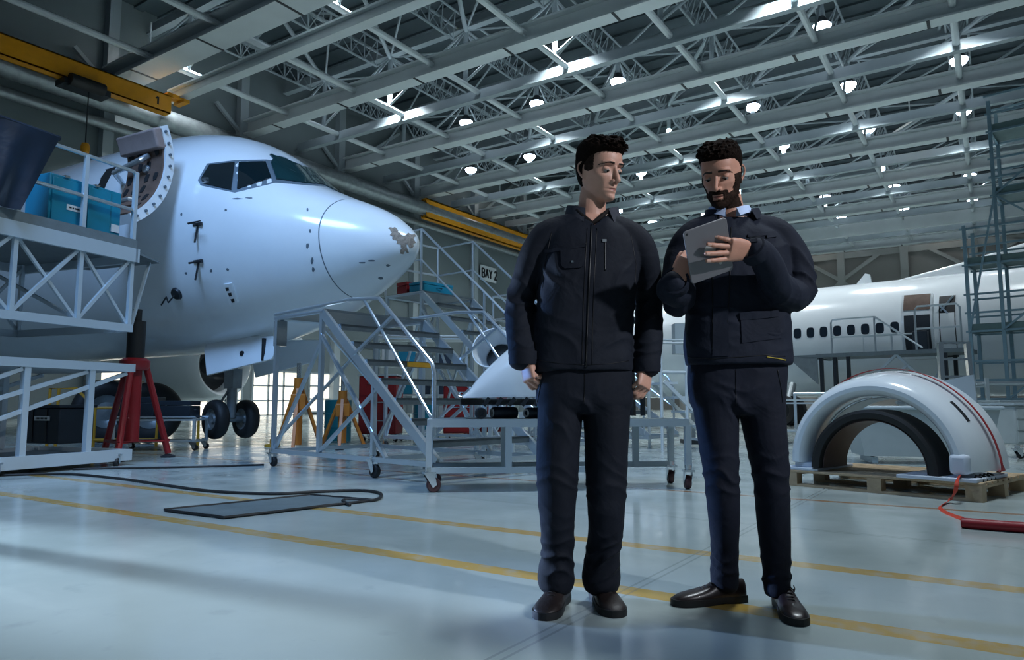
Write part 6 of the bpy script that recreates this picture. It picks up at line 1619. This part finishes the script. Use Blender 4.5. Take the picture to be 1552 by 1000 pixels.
B.line('hem_piping', [(1162,541),(1178,543),(1192,546)], M['piping'], jkB, tr, .0022, .001)
B.line('hem_seam', [(1043,542),(1080,544),(1120,541),(1160,538),(1194,540)], M['zip'], jkB, tr, .0014)
for c_, dr, rr in ((wR+Vector((.018, .004, -.004)), wR-J(1180, 434, -.16), .049), (wL+Vector((-.002, .012, -.004)), wL-J(1031, 444, -.13), .049)):
    mb = MB(); mb.lathe([(rr*.8,-.022),(rr*1.02,-.022),(rr*1.06,0),(rr*1.04,.024),(rr*.86,.026),(rr*.8,0)], Matrix.Translation(c_) @ dr.to_track_quat('Z', 'Y').to_matrix().to_4x4(), 28, closed=True); mb.build('cuff', M['jacketB'], jkB, 40)
# trousers
mb = MB()
stack(mb, [B.row(530, 1046, 1190, .112), B.row(560, 1043, 1190, .116), B.row(590, 1044, 1188, .116), B.row(612, 1048, 1187, .11), B.row(628, 1056, 1182, .085)], 40, 2.5)
limb(mb, [(J(1083, 585, 0), .094, .104), (J(1086, 630, -.005), .085, .096), (J(1090, 680, -.015), .074, .084), (J(1094, 730, -.02), .065, .074), (J(1097, 780, .0), .060, .066), (J(1098, 830, .05), .054, .06), (J(1098, 868, .08), .054, .06), (J(1098, 886, .085), .053, .058)], 26)
limb(mb, [(J(1151, 585, 0), .094, .104), (J(1156, 630, -.005), .085, .096), (J(1163, 680, -.015), .076, .084), (J(1169, 730, -.02), .067, .074), (J(1173, 785, .0), .062, .068), (J(1176, 840, .0), .056, .062), (J(1177, 880, -.005), .054, .058), (J(1178, 893, -.005), .053, .057)], 26)
me = fuse(mb, .0055, 4)
fo = [(J(1093, 722, -.05), Vector((.2, 0, 1)), .1, .006, 15), (J(1170, 722, -.05), Vector((-.3, 0, 1)), .1, .006, 15), (J(1097, 862, 0), Vector((.2, 0, 1)), .09, .006, 16), (J(1177, 872, 0), Vector((-.2, 0, 1)), .09, .006, 16), (J(1117, 612, -.08), Vector((.8, 0, .6)), .08, .005, 13), (J(1120, 585, -.1), Vector((.2, 0, 1)), .09, .004, 14)]
folds(me, fo, .005, 14, 6); trB = place_mesh(me, 'trousers', M['trousersB'], B.t); tr = bvh_of(trB)
B.line('fly_seam', [(1115,560),(1115,590),(1116,618)], M['zip'], trB, tr, .0014)
B.line('pocket_edge', [(1178,560),(1184,590),(1186,612)], M['zip'], trB, tr, .0018)
shoe_to(B, (1019, 918), -165, .29, .096, 'brogue', .085, 'shoe')
shoe_to(B, (1212, 950), -99, .29, .098, 'brogue', .085, 'shoe')

# the tablet itself
tq = Matrix((er, eu, en)).transposed().to_4x4()
cw_ = W(B.r0, B.f0, 0)+Matrix.Rotation(YAW, 3, 'Z') @ TC
tab = thing('tablet', 'grey tablet with a pale disc on its back, held by the bearded man', 'tablet', cw_)
tab.rotation_euler = (Matrix.Rotation(YAW, 4, 'Z') @ tq).to_euler()
def rrect(w, h, r, z):
    o = []
    for cx, cy, a0 in ((w/2-r, h/2-r, 0), (-w/2+r, h/2-r, 90), (-w/2+r, -h/2+r, 180), (w/2-r, -h/2+r, 270)):
        for k in range(6): a = math.radians(a0+18*k); o.append(Vector((cx+r*math.cos(a), cy+r*math.sin(a), z)))
    return o
mb = MB(); mb.loft([rrect(TW_-.004, TH_-.004, .01, -TT/2), rrect(TW_, TH_, .012, -TT/2+.002), rrect(TW_, TH_, .012, TT/2-.002), rrect(TW_-.004, TH_-.004, .01, TT/2)]); mb.build('shell', M['tabgrey'], tab, 40)
mb = MB(); mb.lathe([(0,.0006),(.0215,.0006),(.0215,0),(0,0)], Matrix.Translation((.004, .005, TT/2)), 32); mb.build('back_disc', M['tabdisc'], tab)
mb = MB(); mb.lathe([(0,.0006),(.006,.0006),(.006,0),(0,0)], Matrix.Translation((.036, -.058, TT/2)), 18); mb.build('back_dot', M['tabdisc'], tab)
mb = MB(); mb.loft([rrect(TW_-.008, TH_-.008, .008, -TT/2-.0006), rrect(TW_-.008, TH_-.008, .008, -TT/2+.0002)]); mb.build('screen', M['screen'], tab)
mb = MB(); mb.lathe([(0,.0012),(.004,.0012),(.0045,0)], Matrix.Translation((-TW_/2+.012, TH_/2-.012, TT/2)), 14); mb.build('camera_lens', M['ink'], tab)
# ================================================================ LIGHT + CAMERA
cam = bpy.data.cameras.new('camera'); co = bpy.data.objects.new('camera', cam); COL.objects.link(co)
cam.sensor_fit = 'HORIZONTAL'; cam.sensor_width = 36; cam.lens = 1090/1552*36
cam.clip_start = .05; cam.clip_end = 400
co.location = (0, 0, CAM_H); co.rotation_euler = (PI/2+PITCH, 0, YAW)
SC.camera = co
w = bpy.data.worlds.new('world'); SC.world = w; w.use_nodes = True
bg = w.node_tree.nodes['Background']; bg.inputs[0].default_value = (*lin('#93a9ba'), 1); bg.inputs[1].default_value = .22

def light(kind, name, loc, energy, col='#ffffff', size=1, size_y=None, target=None, spot=None, blend=.5):
    l = bpy.data.lights.new(name, kind); l.energy = energy; l.color = lin(col)
    if kind == 'AREA':
        l.shape = 'RECTANGLE' if size_y else 'DISK'; l.size = size
        if size_y: l.size_y = size_y
    else: l.shadow_soft_size = size
    if spot: l.spot_size = math.radians(spot); l.spot_blend = blend
    o = bpy.data.objects.new(name, l); COL.objects.link(o); o.location = loc
    if target is not None: o.rotation_euler = (Vector(target)-Vector(loc)).to_track_quat('-Z', 'Y').to_euler()
    return o
# the lamps' own light
for r_ in range(9):
    for k in range(7):
        if (r_+k) % 2 == 0 and r_ < 8 and not (k == 0 and r_ >= 2):
            l_ = light('AREA', 'lamp_light', (XG[k], YL[r_], 20.65), 1700, '#e4ecf0', .7); l_.data.spread = math.radians(115)
# soft area fills added without fixtures to brighten the aircraft nose and right-hand floor
nl_ = light('AREA', 'near_bay_fill', W(-5.0, 3.0, 11.0), 440, '#92bdf5', 3.5, None, W(-4.0, 10.5, 2.5)); nl_.data.spread = math.radians(95)
nr_ = light('AREA', 'near_bay_fill', W(3.5, 6.0, 13.0), 640, '#dbe7ef', 3.0, None, W(3.0, 6.6, 0)); nr_.data.spread = math.radians(130)
# work lights: one beyond the right edge of the view aimed at the two men, bluish ones on the dock side
light('SPOT', 'work_light_key', W(4.8, -1.0, 4.0), 1300, '#f1f5ff', .12, None, W(.55, 2.75, 1.5), 26, .55)
light('SPOT', 'work_light_rim', W(-5.2, 5.2, 1.0), 1500, '#6ea6ff', .15, None, W(.55, 2.85, .5), 19, .6)
light('SPOT', 'work_light_dock', W(-8.6, 6.9, 1.3), 16000, '#cfe2f7', .05, None, W(-2.5, 2.6, 0), 31, .45)
SC.view_settings.view_transform = 'Standard'; SC.view_settings.look = 'None'
SC.view_settings.gamma = 1; SC.view_settings.use_curve_mapping = False; SC.view_settings.exposure = -0.06
SC.cycles.use_denoising = True
